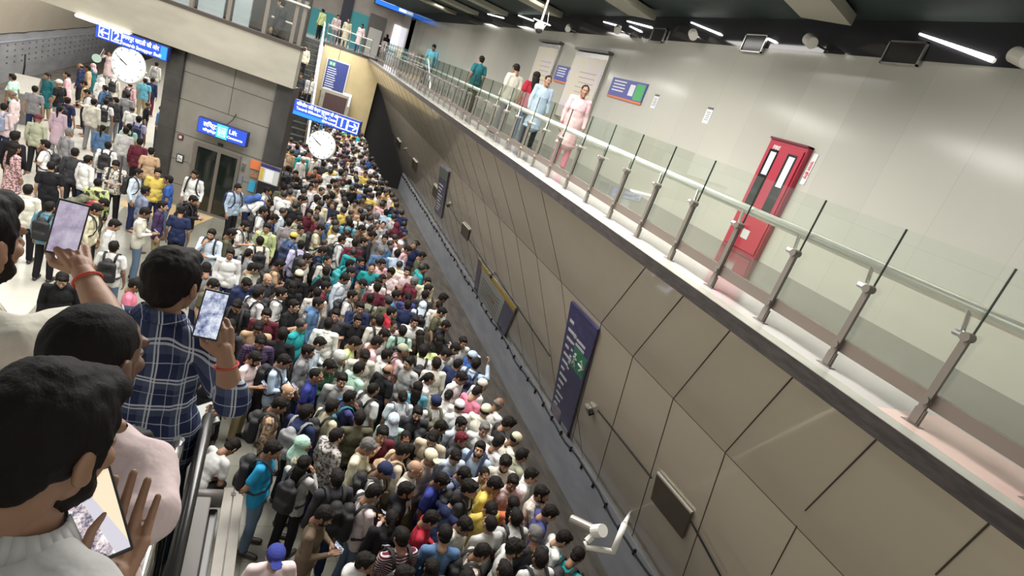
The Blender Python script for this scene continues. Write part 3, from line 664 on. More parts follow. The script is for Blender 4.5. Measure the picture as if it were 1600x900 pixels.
# red fire hose cabinet
yA_, zA_ = wl_(1214, 216); yB_, _ = wl_(1273, 232); zB = UF
yl, yr = max(yA_, yB_), min(yA_, yB_)
t = empty('fire_hose_cabinet', (XW, (yl + yr) / 2, UF), 'tall red fire hose cabinet with two glass windows on the corridor wall', 'cabinet')
hw = (yl - yr) / 2; hz = zA_ - UF
obj('cabinet_body', bxm(-.10, 0, -hw, hw, 0, hz, None, .006), t, M_red)
d_ = obj('door', bxm(-.125, -.10, -hw + .03, hw - .03, .05, hz - .10, None, .004), t, M_red)
for c_, nm in ((.20, 'glass_window'), (-.20, 'glass_window')):
    o_ = obj(nm, bxm(-.130, -.125, c_ - .10, c_ + .10, hz * .38, hz * .90), d_, M_lift_glass)
    obj('white_paper', bxm(-.134, -.130, c_ - .07, c_ + .05, hz * (.68 if c_ > 0 else .62), hz * .88), d_, M_print_white)
obj('instruction_label', bxm(-.132, -.125, -.10, .06, hz * .12, hz * .20), d_, M_print_grey); obj('top_band', bxm(-.135, 0, -hw, hw, hz - .03, hz), t, mat('dark_red_top', (.12, .01, .02), .5))
RW = Matrix(((0, 0, -1), (-1, 0, 0), (0, 1, 0))).to_4x4()
def TW(x, y, z): return Matrix.Translation((x, y, z)) @ RW
text('label_text', 'FIRE', .085, TW(-.128, hw * .45, hz - .15), M_print_white, d_, .002)
s_ = empty('vertical_notice', (XW, yr - .09, zA_ - .32), 'white vertical notice with red letters beside the fire hose cabinet', 'notice')
obj('plate', bxm(-.012, 0, -.045, .045, -.22, .25), s_, M_print_white)
text('red_letters', 'फायर होज़', .07, Matrix.Translation((-.014, 0, 0)) @ Matrix(((0, 0, -1), (0, -1, 0), (-1, 0, 0))).to_4x4(), M_red_text, s_, .002)
for (u0, v0, u1, v1, lab) in ((1019, 152, 1027, 168, 'small white paper notice right of the blue and green poster'), (1098, 174, 1113, 190, 'small white paper notice nearer the red cabinet')):
    y0, z0 = wl_(u0, v0); y1, z1 = wl_(u1, v1); zc = (z0 + z1) / 2; yc = (y0 + y1) / 2
    t = empty('paper_notice', (XW, yc, zc), lab, 'notice'); obj('paper', bxm(-.006, 0, -.09, .09, -.13, .13), t, M_print_white); obj('clip_band', bxm(-.01, 0, -.08, .08, .13, .17), t, M_steel_dark)
    bm = bmesh.new()
    for r_ in range(5): box(bm, -.008, -.006, -.06, .06 - .02 * (r_ % 2), .07 - r_ * .035, .082 - r_ * .035)
    obj('printed_lines', bm, t, M_steel_dark)
for (u0, v0, u1, v1, lab, gr) in ((960, 122, 1003, 160, 'blue and green information poster with orange base right of the larger map board', True), (873, 103, 900, 132, 'small blue information poster between the two map boards', False)):
    y0, z0 = wl_(u0, v0); y1, z1 = wl_(u1, v1); Wd = abs(y0 - y1); Hd = max(.42, z0 - z1)
    t = empty('information_poster', (XW, (y0 + y1) / 2, (z0 + z1) / 2), lab, 'poster')
    obj('poster_board', bxm(-.03, 0, -Wd / 2, Wd / 2, -Hd / 2, Hd / 2), t, mat('poster_violet_blue', (.07, .08, .33), .3)); obj('orange_base', bxm(-.034, 0, -Wd / 2, Wd / 2, -Hd / 2 - .05, -Hd / 2), t, M_print_orange)
    bm = bmesh.new()
    for r_ in range(4): box(bm, -.034, -.03, Wd * .05 + .04 * (r_ % 2), Wd * .42, Hd * (.30 - .17 * r_), Hd * (.37 - .17 * r_))
    box(bm, -.034, -.03, -Wd * .22, -Wd * .08, -Hd * .3, Hd * .3); obj('white_print', bm, t, M_print_white)
    if gr: obj('green_print', bxm(-.034, -.03, -Wd * .48, -Wd * .25, -Hd * .45, Hd * .4), t, mat('bright_green_print', (.06, .38, .12), .4))
for (uL, vL, uR, vR, vb, lab) in ((905, 82, 957, 88, 205, 'larger cream map board on the corridor wall'), (848, 68, 880, 72, 150, 'smaller cream map board farther along the corridor wall')):
    y0, z0 = wl_(uL, vL); y1, z1 = wl_(uR, vR); Wd = abs(y0 - y1); zt_ = (z0 + z1) / 2; zb = UF + .85
    t = empty('map_board', (XW, (y0 + y1) / 2, zb), lab, 'board'); Hd = zt_ - zb
    obj('frame', bxm(-.09, 0, -Wd / 2, Wd / 2, 0, Hd, None, .008), t, M_steel); obj('map_sheet', bxm(-.096, -.09, -Wd / 2 + .05, Wd / 2 - .05, .05, Hd - .12), t, M_print_cream)
    bm = bmesh.new()
    for r_ in range(9): box(bm, -.099, -.096, -Wd * .35, Wd * (.1 + .03 * (r_ % 3)), Hd * (.15 + .07 * r_), Hd * (.165 + .07 * r_))
    obj('printed_lines', bm, t, mat('faint_print', (.45, .35, .42), .5)); obj('top_lamp_hood', bxm(-.16, 0, -Wd / 2 - .03, Wd / 2 + .03, Hd + .03, Hd + .09), t, M_steel_dark)
# bulkhead frames, spot lamps and slanting glowing strips that stand in for lamp reflections
for i, (u, v, lab) in enumerate(((1412, 83, 'nearest of the steel frames on the black bulkhead'), (1178, 68, 'middle steel frame on the black bulkhead between two spot lamps'), (1028, 55, 'far steel frame on the black bulkhead'))):
    p = on(u, v, 0, XW - .05); t = empty('bulkhead_frame', p, lab, 'frame'); bm = bmesh.new()
    for q in ((-.28, .28, .13, .15), (-.28, .28, -.15, -.13), (-.28, -.26, -.15, .15), (.26, .28, -.15, .15)): box(bm, -.02, .02, q[0], q[1], q[2], q[3])
    obj('steel_border', bm, t, M_steel); obj('dark_panel', bxm(-.005, .02, -.26, .26, -.13, .13), t, mat('black_glass_panel', (.03, .028, .028), .15))
for i, (u, v, lab) in enumerate(((1596, 90, 'nearest white cylindrical spot lamp on the black bulkhead'), (1266, 64, 'white cylindrical spot lamp between the two nearer bulkhead frames'), (1083, 54, 'white cylindrical spot lamp left of the middle bulkhead frame'), (965, 46, 'smaller white spot lamp near the bulkhead'), (888, 44, 'farthest white spot lamp near the bulkhead beside the ball pendant'))):
    p = on(u, v, 0, XW - .28); t = empty('spot_lamp', p, lab, 'lamp'); d_ = V3((-.35, -.80, -.30)).normalized()
    bm = bmesh.new(); tube(bm, [V3((0, 0, 0)) - d_ * .13, d_ * .13], .085, 20); obj('lamp_body', bm, t, M_cream, False)
    obj('lamp_rim', tb([d_ * .128, d_ * .140], .078, 20), t, M_white); obj('bracket', tb([(0, 0, 0), (.12, .03, 0), (.27, .03, .0)], .016, 8), t, M_steel)
for i, (u0, v0, u1, v1, lab) in enumerate(((1437, 53, 1550, 93, 'long bright painted reflection strip nearest on the black bulkhead'), (1080, 35, 1126, 54, 'bright painted reflection strip above the third spot lamp'), (1192, 57, 1212, 66, 'short bright painted reflection strip right of the middle bulkhead frame'), (980, 33, 1018, 43, 'bright painted reflection strip above the far bulkhead frame'), (984, 41, 1001, 49, 'short bright painted reflection strip under the one above the far frame'), (943, 34, 968, 41, 'thin bright painted reflection strip beside the smaller spot lamp'), (810, 24, 832, 32, 'bright painted reflection strip left of the ball pendant'), (834, 29, 858, 39, 'bright painted reflection strip behind the ball pendant'), (762, 22, 786, 28, 'far bright painted reflection strip at the corridor ceiling line'))):
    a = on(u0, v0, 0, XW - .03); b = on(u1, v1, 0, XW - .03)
    tag(obj('lamp_and_reflection_strip', tb([a, b], [.012, .018] if i else [.012, .030], 8), None, M_lamp_and_reflection), lab, 'lamp')  # glowing strips painting lamp reflections on the glossy bulkhead
p = on(843, 42, 0, 4.2); t = empty('ball_camera', p, 'white ball camera hanging on a pole from the ceiling over the corridor', 'camera')
bm = bmesh.new(); ell(bm, (0, 0, 0), (.10, .10, .10)); obj('camera_housing', bm, t, M_cream, True); bm = bmesh.new(); ell(bm, (0, -.02, -.05), (.075, .075, .075)); obj('camera_lens_dome', bm, t, M_black, True)
obj('pole', tb([(0, 0, .08), (.0, 0, U(0, 0, 9.88).z - p.z)], .02), t, M_cream); obj('cable', tb([(.09, 0, 0), (.13, 0, .12), (.09, 0, .3)], .006, 5), t, M_white)

# things on the cladding
def fpanel(u, v, p, q, out): return onfacet(u, v, p, q, out)
def clad_frame(P, q2=None):
    """frame on the lower facet: x along the tracks (towards the viewer is -), y up the facet, z out"""
    yx = V3((0, -1, 0)); z = nL; y = z.cross(yx).normalized()
    if y.z < 0: y = -y
    return Matrix.Translation(P) @ Matrix((yx, y, yx.cross(y))).transposed().to_4x4()
def facet_thing(name, quad, label, cat, m, th=.04):
    """board lying on the lower cladding facet; returns its empty and a map from board fractions (0..1, 0..1, height) to the empty's space"""
    P = [onfacet(u, v, Bz, Cc, .012) for u, v in quad]; c_ = (P[0] + P[2]) / 2; t = empty(name, c_, label, cat)
    ex = P[1] - P[0]; ey = P[0] - P[3]; T_ = Matrix.Translation(P[3] - c_) @ Matrix((ex, ey, nL)).transposed().to_4x4()
    obj('board', bxm(0, 1, 0, 1, 0, th, T_), t, m); return t, T_
def fb(T_, *q):
    return bxm(*q, T_)
t, T_ = facet_thing('line_diagram_sign', [(896, 470), (938, 514), (902, 702), (860, 655)], 'tall dark blue station list panel with green arrow box on the beige cladding', 'sign', M_panel_blue)
obj('green_box', fb(T_, .46, .96, .66, .80, .04, .046), t, M_print_green)
bm = bmesh.new(); tube(bm, [T_ @ V3((.72, .73, .05)), T_ @ V3((.88, .73, .05))], .022, 6); tube(bm, [T_ @ V3((.80, .765, .05)), T_ @ V3((.91, .73, .05)), T_ @ V3((.80, .695, .05))], .022, 6); obj('white_arrow', bm, t, M_print_white)
bm = bmesh.new(); tube(bm, [T_ @ V3((.56, .765, .05)), T_ @ V3((.56, .766, .05))], .03, 8); tube(bm, [T_ @ V3((.56, .75, .05)), T_ @ V3((.55, .72, .05)), T_ @ V3((.62, .69, .05))], .022, 6); tube(bm, [T_ @ V3((.55, .72, .05)), T_ @ V3((.50, .69, .05))], .018, 6); tube(bm, [T_ @ V3((.50, .74, .05)), T_ @ V3((.63, .735, .05))], .014, 6); obj('white_running_figure', bm, t, M_print_white)
bm = bmesh.new()
for r_ in range(13):
    yy = .90 - .055 * r_; box(bm, .10, .26 + .09 * ((r_ * 5) % 3), yy, yy + .018, .04, .044, T_)
for r_ in range(6): box(bm, .34, .42, .84 - .045 * r_, .853 - .045 * r_, .04, .044, T_)
for r_ in range(2): box(bm, .46, .80, .84 - .03 * r_, .855 - .03 * r_, .04, .044, T_)
obj('printed_lines', bm, t, M_print_white)
obj('faded_lower_print', fb(T_, .05, .50, .10, .24, .04, .043), t, varied('faded_print', (.30, .22, .32), (.55, .50, .58), 5, .4)); obj('pale_lower_corner', fb(T_, .62, .96, .03, .17, .04, .043), t, M_print_grey)
t, T_ = facet_thing('system_map_board', [(750, 403), (810, 480), (799, 541), (742, 452)], 'white route map board with yellow top and blue end panels on the cladding', 'board', M_steel_dull)
obj('map_sheet', fb(T_, .14, .78, .05, .86, .04, .046), t, M_print_grey)
for a_, b_ in ((0.01, .12), (.80, .99)): obj('blue_end_panel', fb(T_, a_, b_, .03, .82, .04, .047), t, M_panel_blue)
obj('yellow_top', fb(T_, .12, .99, .87, .98, .04, .048), t, M_print_yellow)
bm = bmesh.new()
for r_ in range(6): tube(bm, [T_ @ V3((.2, .2 + .1 * r_, .047)), T_ @ V3((.35 + .05 * r_, .3 + .07 * r_, .047)), T_ @ V3((.7, .15 + .11 * r_, .047))], .010, 4)
obj('route_lines', bm, t, M_steel_dark); obj('orange_line', fb(T_, .42, .60, .42, .47, .046, .05), t, M_print_orange)
t, T_ = facet_thing('line_diagram_sign', [(690, 258), (703, 268), (692, 368), (681, 330)], 'farther narrow blue and grey station list panel on the cladding', 'sign', M_panel_blue)
obj('grey_top', fb(T_, 0, 1, .82, 1, .04, .045), t, mat('grey_green_print', (.16, .20, .18), .4))
bm = bmesh.new()
for r_ in range(9): box(bm, .15, .5 + .1 * (r_ % 3), .12 + .07 * r_, .14 + .07 * r_, .04, .045, T_)
obj('printed_lines', bm, t, M_print_white)
hl = ('large brown inspection plate nearest on the cladding', 'brown inspection plate on the cladding above the route map board', 'brown inspection plate beside the farther station list panel', 'small brown inspection plate higher along the cladding', 'smallest far brown inspection plate on the cladding')
for (qd, lab) in zip(([(1030, 737), (1084, 800), (1071, 851), (1020, 778)], [(724, 347), (735, 359), (732, 381), (721, 364)], [(679, 287), (687, 298), (684, 315), (676, 303)], [(646, 247), (652, 254), (650, 268), (644, 261)], [(621, 215), (626, 222), (624, 232), (619, 225)]), hl):
    t, T_ = facet_thing('inspection_plate', qd, lab, 'plate', M_hatch, .03)
    obj('pale_edge', fb(T_, 0, 1, .97, 1.03, 0, .034), t, M_cream)
RL = ('below the large brown plate, running out of the frame', 'between the nearest bracket box and the large brown plate', 'from the route map board toward the tall blue panel', 'right above the route map board', 'between the farther list panel and the next brown plate', 'just left of the farther list panel', 'between the two far bracket boxes', 'farthest along, near the smallest brown plate')
rods = [((1084, 812), (1132, 900)), ((938, 640), (1022, 745)), ((775, 425), (862, 555)), ((734, 372), (772, 428)), ((702, 320), (723, 352)), ((660, 268), (678, 296)), ((634, 234), (645, 250)), ((610, 203), (622, 220))]
for i, (a_, b_) in enumerate(rods):
    P = [onfacet(*q_, Bz, Cc, .05) for q_ in (a_, b_)]
    tag(obj('conduit_length', tb(P, .016, 8), None, M_black), 'black conduit length on the cladding ' + RL[i], 'conduit', 'black conduit lengths along the cladding')
for i, (u, v, lab) in enumerate(((925, 640, 'cream bracket box with black loop right of the tall blue panel'), (770, 430, 'cream bracket box with black loop over the route map board'), (702, 320, 'small cream bracket box with black loop right of the farther list panel'), (634, 233, 'tiny far bracket box with black loop on the cladding'))):
    P = onfacet(u, v, Bz, Cc, .05); t = empty('bracket_box', P, lab, 'bracket'); t.matrix_world = clad_frame(P, None); f_ = max(.5, 1 - i * .12)
    obj('box_body', bxm(-.13 * f_, .05 * f_, -.10 * f_, .09 * f_, -.04, .05, None, .01), t, M_fascia); obj('knob', bxm(.06 * f_, .12 * f_, -.03, .03, -.04, .07, None, .012), t, M_black)
    obj('wire_loop', tb([V3((.08 + .07 * math.sin(k), .10 + .07 * math.cos(k), .06)) * f_ for k in [j * .6 for j in range(9)]], .008, 5), t, M_black)
# end wall sign and screen
y_ = Y0 - .08
a = on(514, 89, 1, y_); b = on(545, 105, 1, y_); c_ = on(504, 128, 1, y_)
W_ = (b.x - a.x); zt_ = (a.z + b.z) / 2; zb = zt_ - 1.75
t = empty('end_wall_sign', ((a.x + b.x) / 2, y_, (zt_ + zb) / 2), 'dark blue station list sign on the far yellow-beige end wall', 'sign'); H_ = (zt_ - zb)
obj('frame', bxm(-W_ / 2 - .06, W_ / 2 + .06, 0, .06, -H_ / 2 - .06, H_ / 2 + .06), t, M_print_grey); obj('blue_panel', bxm(-W_ / 2, W_ / 2, -.01, 0, -H_ / 2, H_ / 2), t, mat('lit_navy_panel', (.035, .05, .20), .4))
obj('green_box', bxm(-W_ / 2 + .06, -W_ * .12, -.014, -.01, H_ * .32, H_ * .46), t, M_print_green)
bm = bmesh.new(); box(bm, -W_ * .38, -W_ * .30, -.018, -.014, H_ * .35, H_ * .43); box(bm, -W_ * .24, -W_ * .17, -.018, -.014, H_ * .35, H_ * .43)
for r_ in range(10): box(bm, -W_ * .44, -W_ * (.05 - .03 * (r_ % 3)), -.014, -.01, H_ * (.24 - .072 * r_), H_ * (.262 - .072 * r_))
obj('printed_lines', bm, t, M_print_white)
a = on(512, 142, 1, y_ - .6); b = on(539, 158, 1, y_ - .6)
t = empty('grey_kiosk', ((a.x + b.x) / 2, y_ - .6, 0), 'grey framed dark screen standing below the far end wall sign', 'kiosk')
zt_ = max(a.z, b.z) + .1; obj('kiosk_body', bxm(-.85, .85, 0, .35, 0, zt_, None, .03), t, M_fascia); obj('dark_screen', bxm(-.62, .62, -.02, 0, zt_ - 1.45, zt_ - .2), t, mat('dim_screen', (.08, .05, .05), .3))
p = on(543, 152, 1, y_ - .6); t = empty('lit_marker', p, 'small glowing white corner lamp beside the grey kiosk', 'lamp'); obj('lamp_body', bxm(-.25, .2, 0, .1, .05, .18), t, M_sign_white); obj('lamp_body', bxm(.1, .2, 0, .1, -.5, .18), t, M_sign_white)

# CCTV arm near the frame's bottom edge, carried by the trackside wall
Pc = dist(968, 860, 5.2); t = empty('cctv_camera', Pc, 'white tubular camera and angled bracket over the track at the bottom edge', 'camera')
def cc(u, v, d_=5.2): return dist(u, v, d_) - Pc
obj('bracket_arm', tb([cc(915, 845), cc(917, 855), cc(960, 862)], .022, 12), t, M_white, True); obj('bracket_upright', tb([cc(957, 864), cc(976, 818)], .024, 12), t, M_white, True)
obj('camera_body', tb([cc(893, 812, 5.3), cc(930, 830, 5.2)], .045, 16), t, M_steel_dull); obj('lens_hood', tb([cc(929, 830, 5.2), cc(942, 829, 5.12)], .052, 16), t, M_white); obj('coupling', tb([cc(917, 846), cc(925, 838, 5.2)], .03, 10), t, M_white)
wallp = onfacet(985, 800, Bz, Cc, 0) - Pc
obj('wall_stay', tb([cc(976, 818), wallp], .02, 8), t, M_white)

# ------------------------------------------------------------ people: shapes
V = Vector
def head_T(center, pitch=0, yaw=0, roll=0):
    return Matrix.Translation(center) @ Euler((pitch, roll, yaw), 'XYZ').to_matrix().to_4x4()
HEADM = {}
def head_meshes(vox=0.0052):
    if vox in HEADM: return HEADM[vox]
    bm = bmesh.new()
    ell(bm, (0, -.012, .022), (.077, .097, .090)); ell(bm, (0, .028, -.03), (.062, .066, .082)); ell(bm, (0, .046, -.075), (.044, .044, .036))
    tc(bm, (0, .088, .010), (0, .110, -.024), .008, .0135); ell(bm, (.011, .099, -.028), (.009, .010, .008)); ell(bm, (-.011, .099, -.028), (.009, .010, .008))
    tc(bm, (-.036, .078, .026), (.036, .078, .026), .012, .012); ell(bm, (.038, .062, -.022), (.022, .022, .020)); ell(bm, (-.038, .062, -.022), (.022, .022, .020))
    ell(bm, (0, .086, -.055), (.025, .013, .006)); ell(bm, (0, .085, -.066), (.021, .013, .007)); ell(bm, (0, .076, -.096), (.021, .019, .016))
    for s in (-1, 1):
        ell(bm, (s * .079, -.006, -.004), (.009, .022, .033), Euler((.25, 0, s * .35)).to_matrix()); ell(bm, (s * .080, .0, -.022), (.008, .012, .014))
    tc(bm, (0, -.03, -.15), (0, -.018, -.04), .054, .056)
    HEADM[vox] = remesh(bm, vox, 'head', 2); return HEADM[vox]
HAIRM = {}
def hair_mesh(kind):
    if kind in HAIRM: return HAIRM[kind]
    bm = bmesh.new(); vox = .007; wr = .005; sc = 40
    if kind in ('short', 'grey'):
        ell(bm, (0, -.021, .036), (.087, .102, .093)); ell(bm, (0, -.055, -.018), (.070, .056, .062)); ell(bm, (0, .045, .085), (.055, .045, .032))
        for s in (-1, 1): tc(bm, (s * .072, .018, .03), (s * .073, .022, -.012), .014, .008)
    elif kind == 'fluffy':
        ell(bm, (0, -.022, .046), (.096, .112, .098)); ell(bm, (0, -.055, -.012), (.078, .062, .064)); ell(bm, (.012, .052, .100), (.062, .050, .040)); wr = .010; sc = 28
    elif kind == 'shaved':
        ell(bm, (0, -.021, .032), (.081, .097, .088)); ell(bm, (0, -.050, -.012), (.068, .054, .056)); wr = .001
    elif kind == 'balding':
        ell(bm, (0, -.040, .004), (.085, .080, .050)); wr = .003
    elif kind == 'long':
        ell(bm, (0, -.023, .034), (.089, .104, .093)); ell(bm, (0, -.052, -.03), (.082, .066, .085)); tc(bm, (0, -.085, -.06), (0, -.105, -.36), .075, .062); tc(bm, (.045, -.06, -.05), (.055, -.09, -.30), .045, .035); tc(bm, (-.045, -.06, -.05), (-.055, -.09, -.30), .045, .035); wr = .007; sc = 22
    elif kind == 'bun':
        ell(bm, (0, -.021, .030), (.083, .099, .089)); ell(bm, (0, -.05, -.015), (.068, .054, .062)); ell(bm, (0, -.118, .012), (.040, .034, .040)); wr = .003
    elif kind == 'ponytail':
        ell(bm, (0, -.021, .030), (.084, .100, .090)); ell(bm, (0, -.05, -.015), (.068, .054, .062)); tc(bm, (0, -.11, .03), (0, -.15, -.08), .028, .034); tc(bm, (0, -.15, -.08), (0, -.125, -.27), .034, .014); wr = .005
    elif kind == 'cap':
        ell(bm, (0, -.014, .050), (.093, .106, .082)); ell(bm, (0, .115, .048), (.062, .062, .008), Euler((-.18, 0, 0)).to_matrix()); ell(bm, (0, -.014, .130), (.010, .010, .007)); wr = 0
    elif kind == 'skullcap':
        ell(bm, (0, -.014, .052), (.086, .102, .078)); wr = 0
    elif kind == 'scarf':
        ell(bm, (0, -.030, .018), (.100, .112, .112)); tc(bm, (0, -.035, -.07), (0, -.03, -.20), .098, .150); wr = .008; sc = 14
    elif kind == 'hood':
        ell(bm, (0, -.030, .030), (.104, .118, .112)); ell(bm, (0, -.06, -.10), (.10, .09, .07)); wr = .006; sc = 14
    elif kind == 'beard':
        ell(bm, (0, .040, -.078), (.056, .056, .040)); tc(bm, (.056, .03, -.02), (.046, .05, -.075), .012, .016); tc(bm, (-.056, .03, -.02), (-.046, .05, -.075), .012, .016); wr = .004; sc = 60; vox = .0055
    elif kind == 'moustache':
        tc(bm, (0, .102, -.043), (.024, .092, -.050), .007, .0045); tc(bm, (0, .102, -.043), (-.024, .092, -.050), .007, .0045); wr = 0; vox = .004
    elif kind == 'brows':
        for s in (-1, 1): tc(bm, (s * .014, .092, .029), (s * .046, .081, .031), .0045, .003)
        vox = .003; wr = 0
    HAIRM[kind] = remesh(bm, vox, kind, 1, wr, sc); return HAIRM[kind]
def eye_mesh():
    if 'eyes' in HAIRM: return HAIRM['eyes']
    bm = bmesh.new()
    for s in (-1, 1): ell(bm, (s * .031, .0795, .008), (.0135, .0085, .0060), seg=10)
    n = len(bm.faces)
    for s in (-1, 1): ell(bm, (s * .031, .0845, .008), (.0062, .0042, .0058), seg=8)
    bm.faces.ensure_lookup_table()
    for f in bm.faces[n:]: f.material_index = 1
    me = me_of(bm, 'eyes', [M_eye, M_iris]); me.shade_smooth(); HAIRM['eyes'] = me; return me
def lips_mesh():
    if 'lips' in HAIRM: return HAIRM['lips']
    bm = bmesh.new(); ell(bm, (0, .0945, -.056), (.023, .006, .004), seg=10); ell(bm, (0, .0935, -.063), (.019, .006, .0045), seg=10)
    me = me_of(bm, 'lips', M_lip); me.shade_smooth(); HAIRM['lips'] = me; return me
def shades_mesh():
    bm = bmesh.new()
    for s in (-1, 1): ell(bm, (s * .030, .099, .006), (.026, .006, .019), seg=10); tube(bm, [(s * .055, .095, .012), (s * .083, .0, .008)], .003, 6)
    tube(bm, [(-.01, .104, .012), (.01, .104, .012)], .003, 6); return me_of(bm, 'sunglasses', M_black)

HANDM = {}
def hand_mesh(curl=.35, side=1, vox=.0036, thumb=0.0):
    k = (curl, side, vox, thumb)
    if k in HANDM: return HANDM[k]
    bm = bmesh.new(); X4 = (.033, .011, -.011, -.032)
    for i, x in enumerate(X4): tc(bm, (x * .55, .012, 0), (x, .084 - abs(i - 1) * .004, 0), .0135, .0115, 8)
    tc(bm, (0, -.03, 0), (0, .02, 0), .024, .026, 10)
    for i, x in enumerate(X4):
        L = (.044, .048, .045, .035)[i]; p = V((x, .084 - abs(i - 1) * .004, 0)); a = curl * .55; r = .0092 if i < 3 else .008
        for j, (fl, fr) in enumerate(((1.0, 1.0), (.62, .88), (.50, .78))):
            d = V((x * .9 * (1 - curl * .6), math.cos(a), -math.sin(a))); q = p + d.normalized() * L * fl
            tc(bm, p, q, r * fr * 1.05, r * fr * .92, 8); p = q; a += curl * (.9, .75, 0)[j] + .06
    tc(bm, (.020, .012, -.008), (.046, .050, -.016 - thumb * .01), .0135, .0125, 8)
    tc(bm, (.046, .050, -.016 - thumb * .01), (.054 - thumb * .02, .080, -.024 - thumb * .014), .0120, .0102, 8)
    tc(bm, (.054 - thumb * .02, .080, -.024 - thumb * .014), (.052 - thumb * .035, .104, -.030 - thumb * .016), .0102, .0085, 8)
    if side < 0:
        for v in bm.verts: v.co.x = -v.co.x
        bmesh.ops.reverse_faces(bm, faces=bm.faces)
    HANDM[k] = remesh(bm, vox, 'hand', 1); return HANDM[k]
def hand_T(wrist, ydir, up):
    y = V(ydir).normalized(); z = V(up); z = (z - y * z.dot(y)).normalized(); x = y.cross(z)
    return Matrix.Translation(wrist) @ Matrix((x, y, z)).transposed().to_4x4()

HIPZ = .90
def base_pose():
    return dict(sh=[V((.178, -.005, 1.405)), V((-.178, -.005, 1.405))], el=[V((.225, -.03, 1.13)), V((-.225, -.03, 1.13))],
                wr=[V((.235, .05, .89)), V((-.235, .05, .89))], hd=[V((0, .12, -1)), V((0, .12, -1))], up=[V((1, 0, 0)), V((-1, 0, 0))],
                head=V((0, .045, 1.585)), pitch=-.08, yaw=0, roll=0, lean=0, curl=[.35, .35],
                kn=[V((.10, .03, .49)), V((-.10, .01, .49))], an=[V((.11, 0.01, .09)), V((-.11, -.03, .09))])
def pose(k):
    P = base_pose()
    if k == 'S': pass
    elif k == 'D': P.update(pitch=-.50, head=V((0, .065, 1.575)))
    elif k == 'N': P.update(yaw=-.6)
    elif k == 'L': P.update(yaw=.6)
    elif k == 'V': P.update(pitch=.28, yaw=.3)
    elif k == 'P':
        P.update(el=[V((.215, .03, 1.14)), V((-.215, .03, 1.14))], wr=[V((.085, .25, 1.17)), V((-.09, .22, 1.13))], hd=[V((-.45, .75, .35)), V((.6, .6, .25))], up=[V((.5, 0, .9)), V((-.3, .2, .9))],
                 pitch=-.48, head=V((0, .062, 1.577)), curl=[.8, .7])
    elif k == 'C':
        P.update(el=[V((.235, .07, 1.15)), V((-.235, .07, 1.15))], wr=[V((-.01, .205, 1.18)), V((.02, .225, 1.13))], hd=[V((-1, .05, .15)), V((1, .02, .1))], up=[V((0, 1, .2)), V((0, 1, .2))], curl=[.5, .5])
    elif k == 'H':
        P['el'][0] = V((.205, .15, 1.16)); P['wr'][0] = V((.075, .20, 1.385)); P['hd'][0] = V((-.35, -.25, 1)); P['up'][0] = V((.6, .8, 0)); P['curl'][0] = .9
        P['el'][1] = V((-.22, .05, 1.14)); P['wr'][1] = V((-.02, .21, 1.13)); P['hd'][1] = V((1, .1, .1)); P['up'][1] = V((0, .9, .4))
    elif k == 'X':
        P.update(el=[V((.245, -.10, 1.14)), V((-.245, -.10, 1.14))], wr=[V((.085, -.185, .95)), V((-.085, -.185, .95))], hd=[V((-1, -.1, -.3)), V((1, -.1, -.3))], up=[V((0, -1, 0)), V((0, -1, 0))], pitch=-.3)
    elif k == 'U':
        P['el'][0] = V((.26, .20, 1.33)); P['wr'][0] = V((.15, .33, 1.55)); P['hd'][0] = V((-.1, .2, 1)); P['up'][0] = V((.9, .4, 0)); P['curl'][0] = .7
    elif k == 'G':
        P['el'][0] = V((.255, .20, 1.16)); P['wr'][0] = V((.12, .42, 1.20)); P['hd'][0] = V((-.15, 1, .1)); P['up'][0] = V((.4, 0, .9)); P['curl'][0] = .8
        P['el'][1] = V((-.255, .20, 1.16)); P['wr'][1] = V((-.08, .42, 1.20)); P['hd'][1] = V((.15, 1, .1)); P['up'][1] = V((-.4, 0, .9)); P['curl'][1] = .8
        P.update(pitch=-.5, lean=-.35)
    elif k == 'B':
        P.update(lean=-.95, pitch=-.75); P['el'] = [V((.23, .10, 1.15)), V((-.23, .10, 1.15))]; P['wr'] = [V((.16, .33, 1.10)), V((-.16, .33, 1.10))]; P['hd'] = [V((-.2, 1, .1)), V((.2, 1, .1))]; P['up'] = [V((0, 0, 1)), V((0, 0, 1))]
    elif k == 'Q':   # squatting, curled forward
        P.update(lean=-.75, pitch=-.7); P['el'] = [V((.23, .12, 1.18)), V((-.23, .12, 1.18))]; P['wr'] = [V((.10, .30, 1.10)), V((-.10, .30, 1.10))]; P['hd'] = [V((-.4, 1, .1)), V((.4, 1, .1))]
    if P['lean']:
        A = V((0, 0, HIPZ)); Rm = Matrix.Rotation(P['lean'], 3, 'X')
        for k2 in ('sh', 'el', 'wr'): P[k2] = [A + Rm @ (p - A) for p in P[k2]]
        P['hd'] = [Rm @ p for p in P['hd']]; P['up'] = [Rm @ p for p in P['up']]
        P['head'] = A + Rm @ (P['head'] - A); P['pitch'] += P['lean'] * .55
    return P
def tors(P, p):
    """carry an upright torso point with the lean"""
    A = V((0, 0, HIPZ)); return A + Matrix.Rotation(P['lean'], 3, 'X') @ (V(p) - A)
def trot(P): return Matrix.Rotation(P['lean'], 3, 'X')
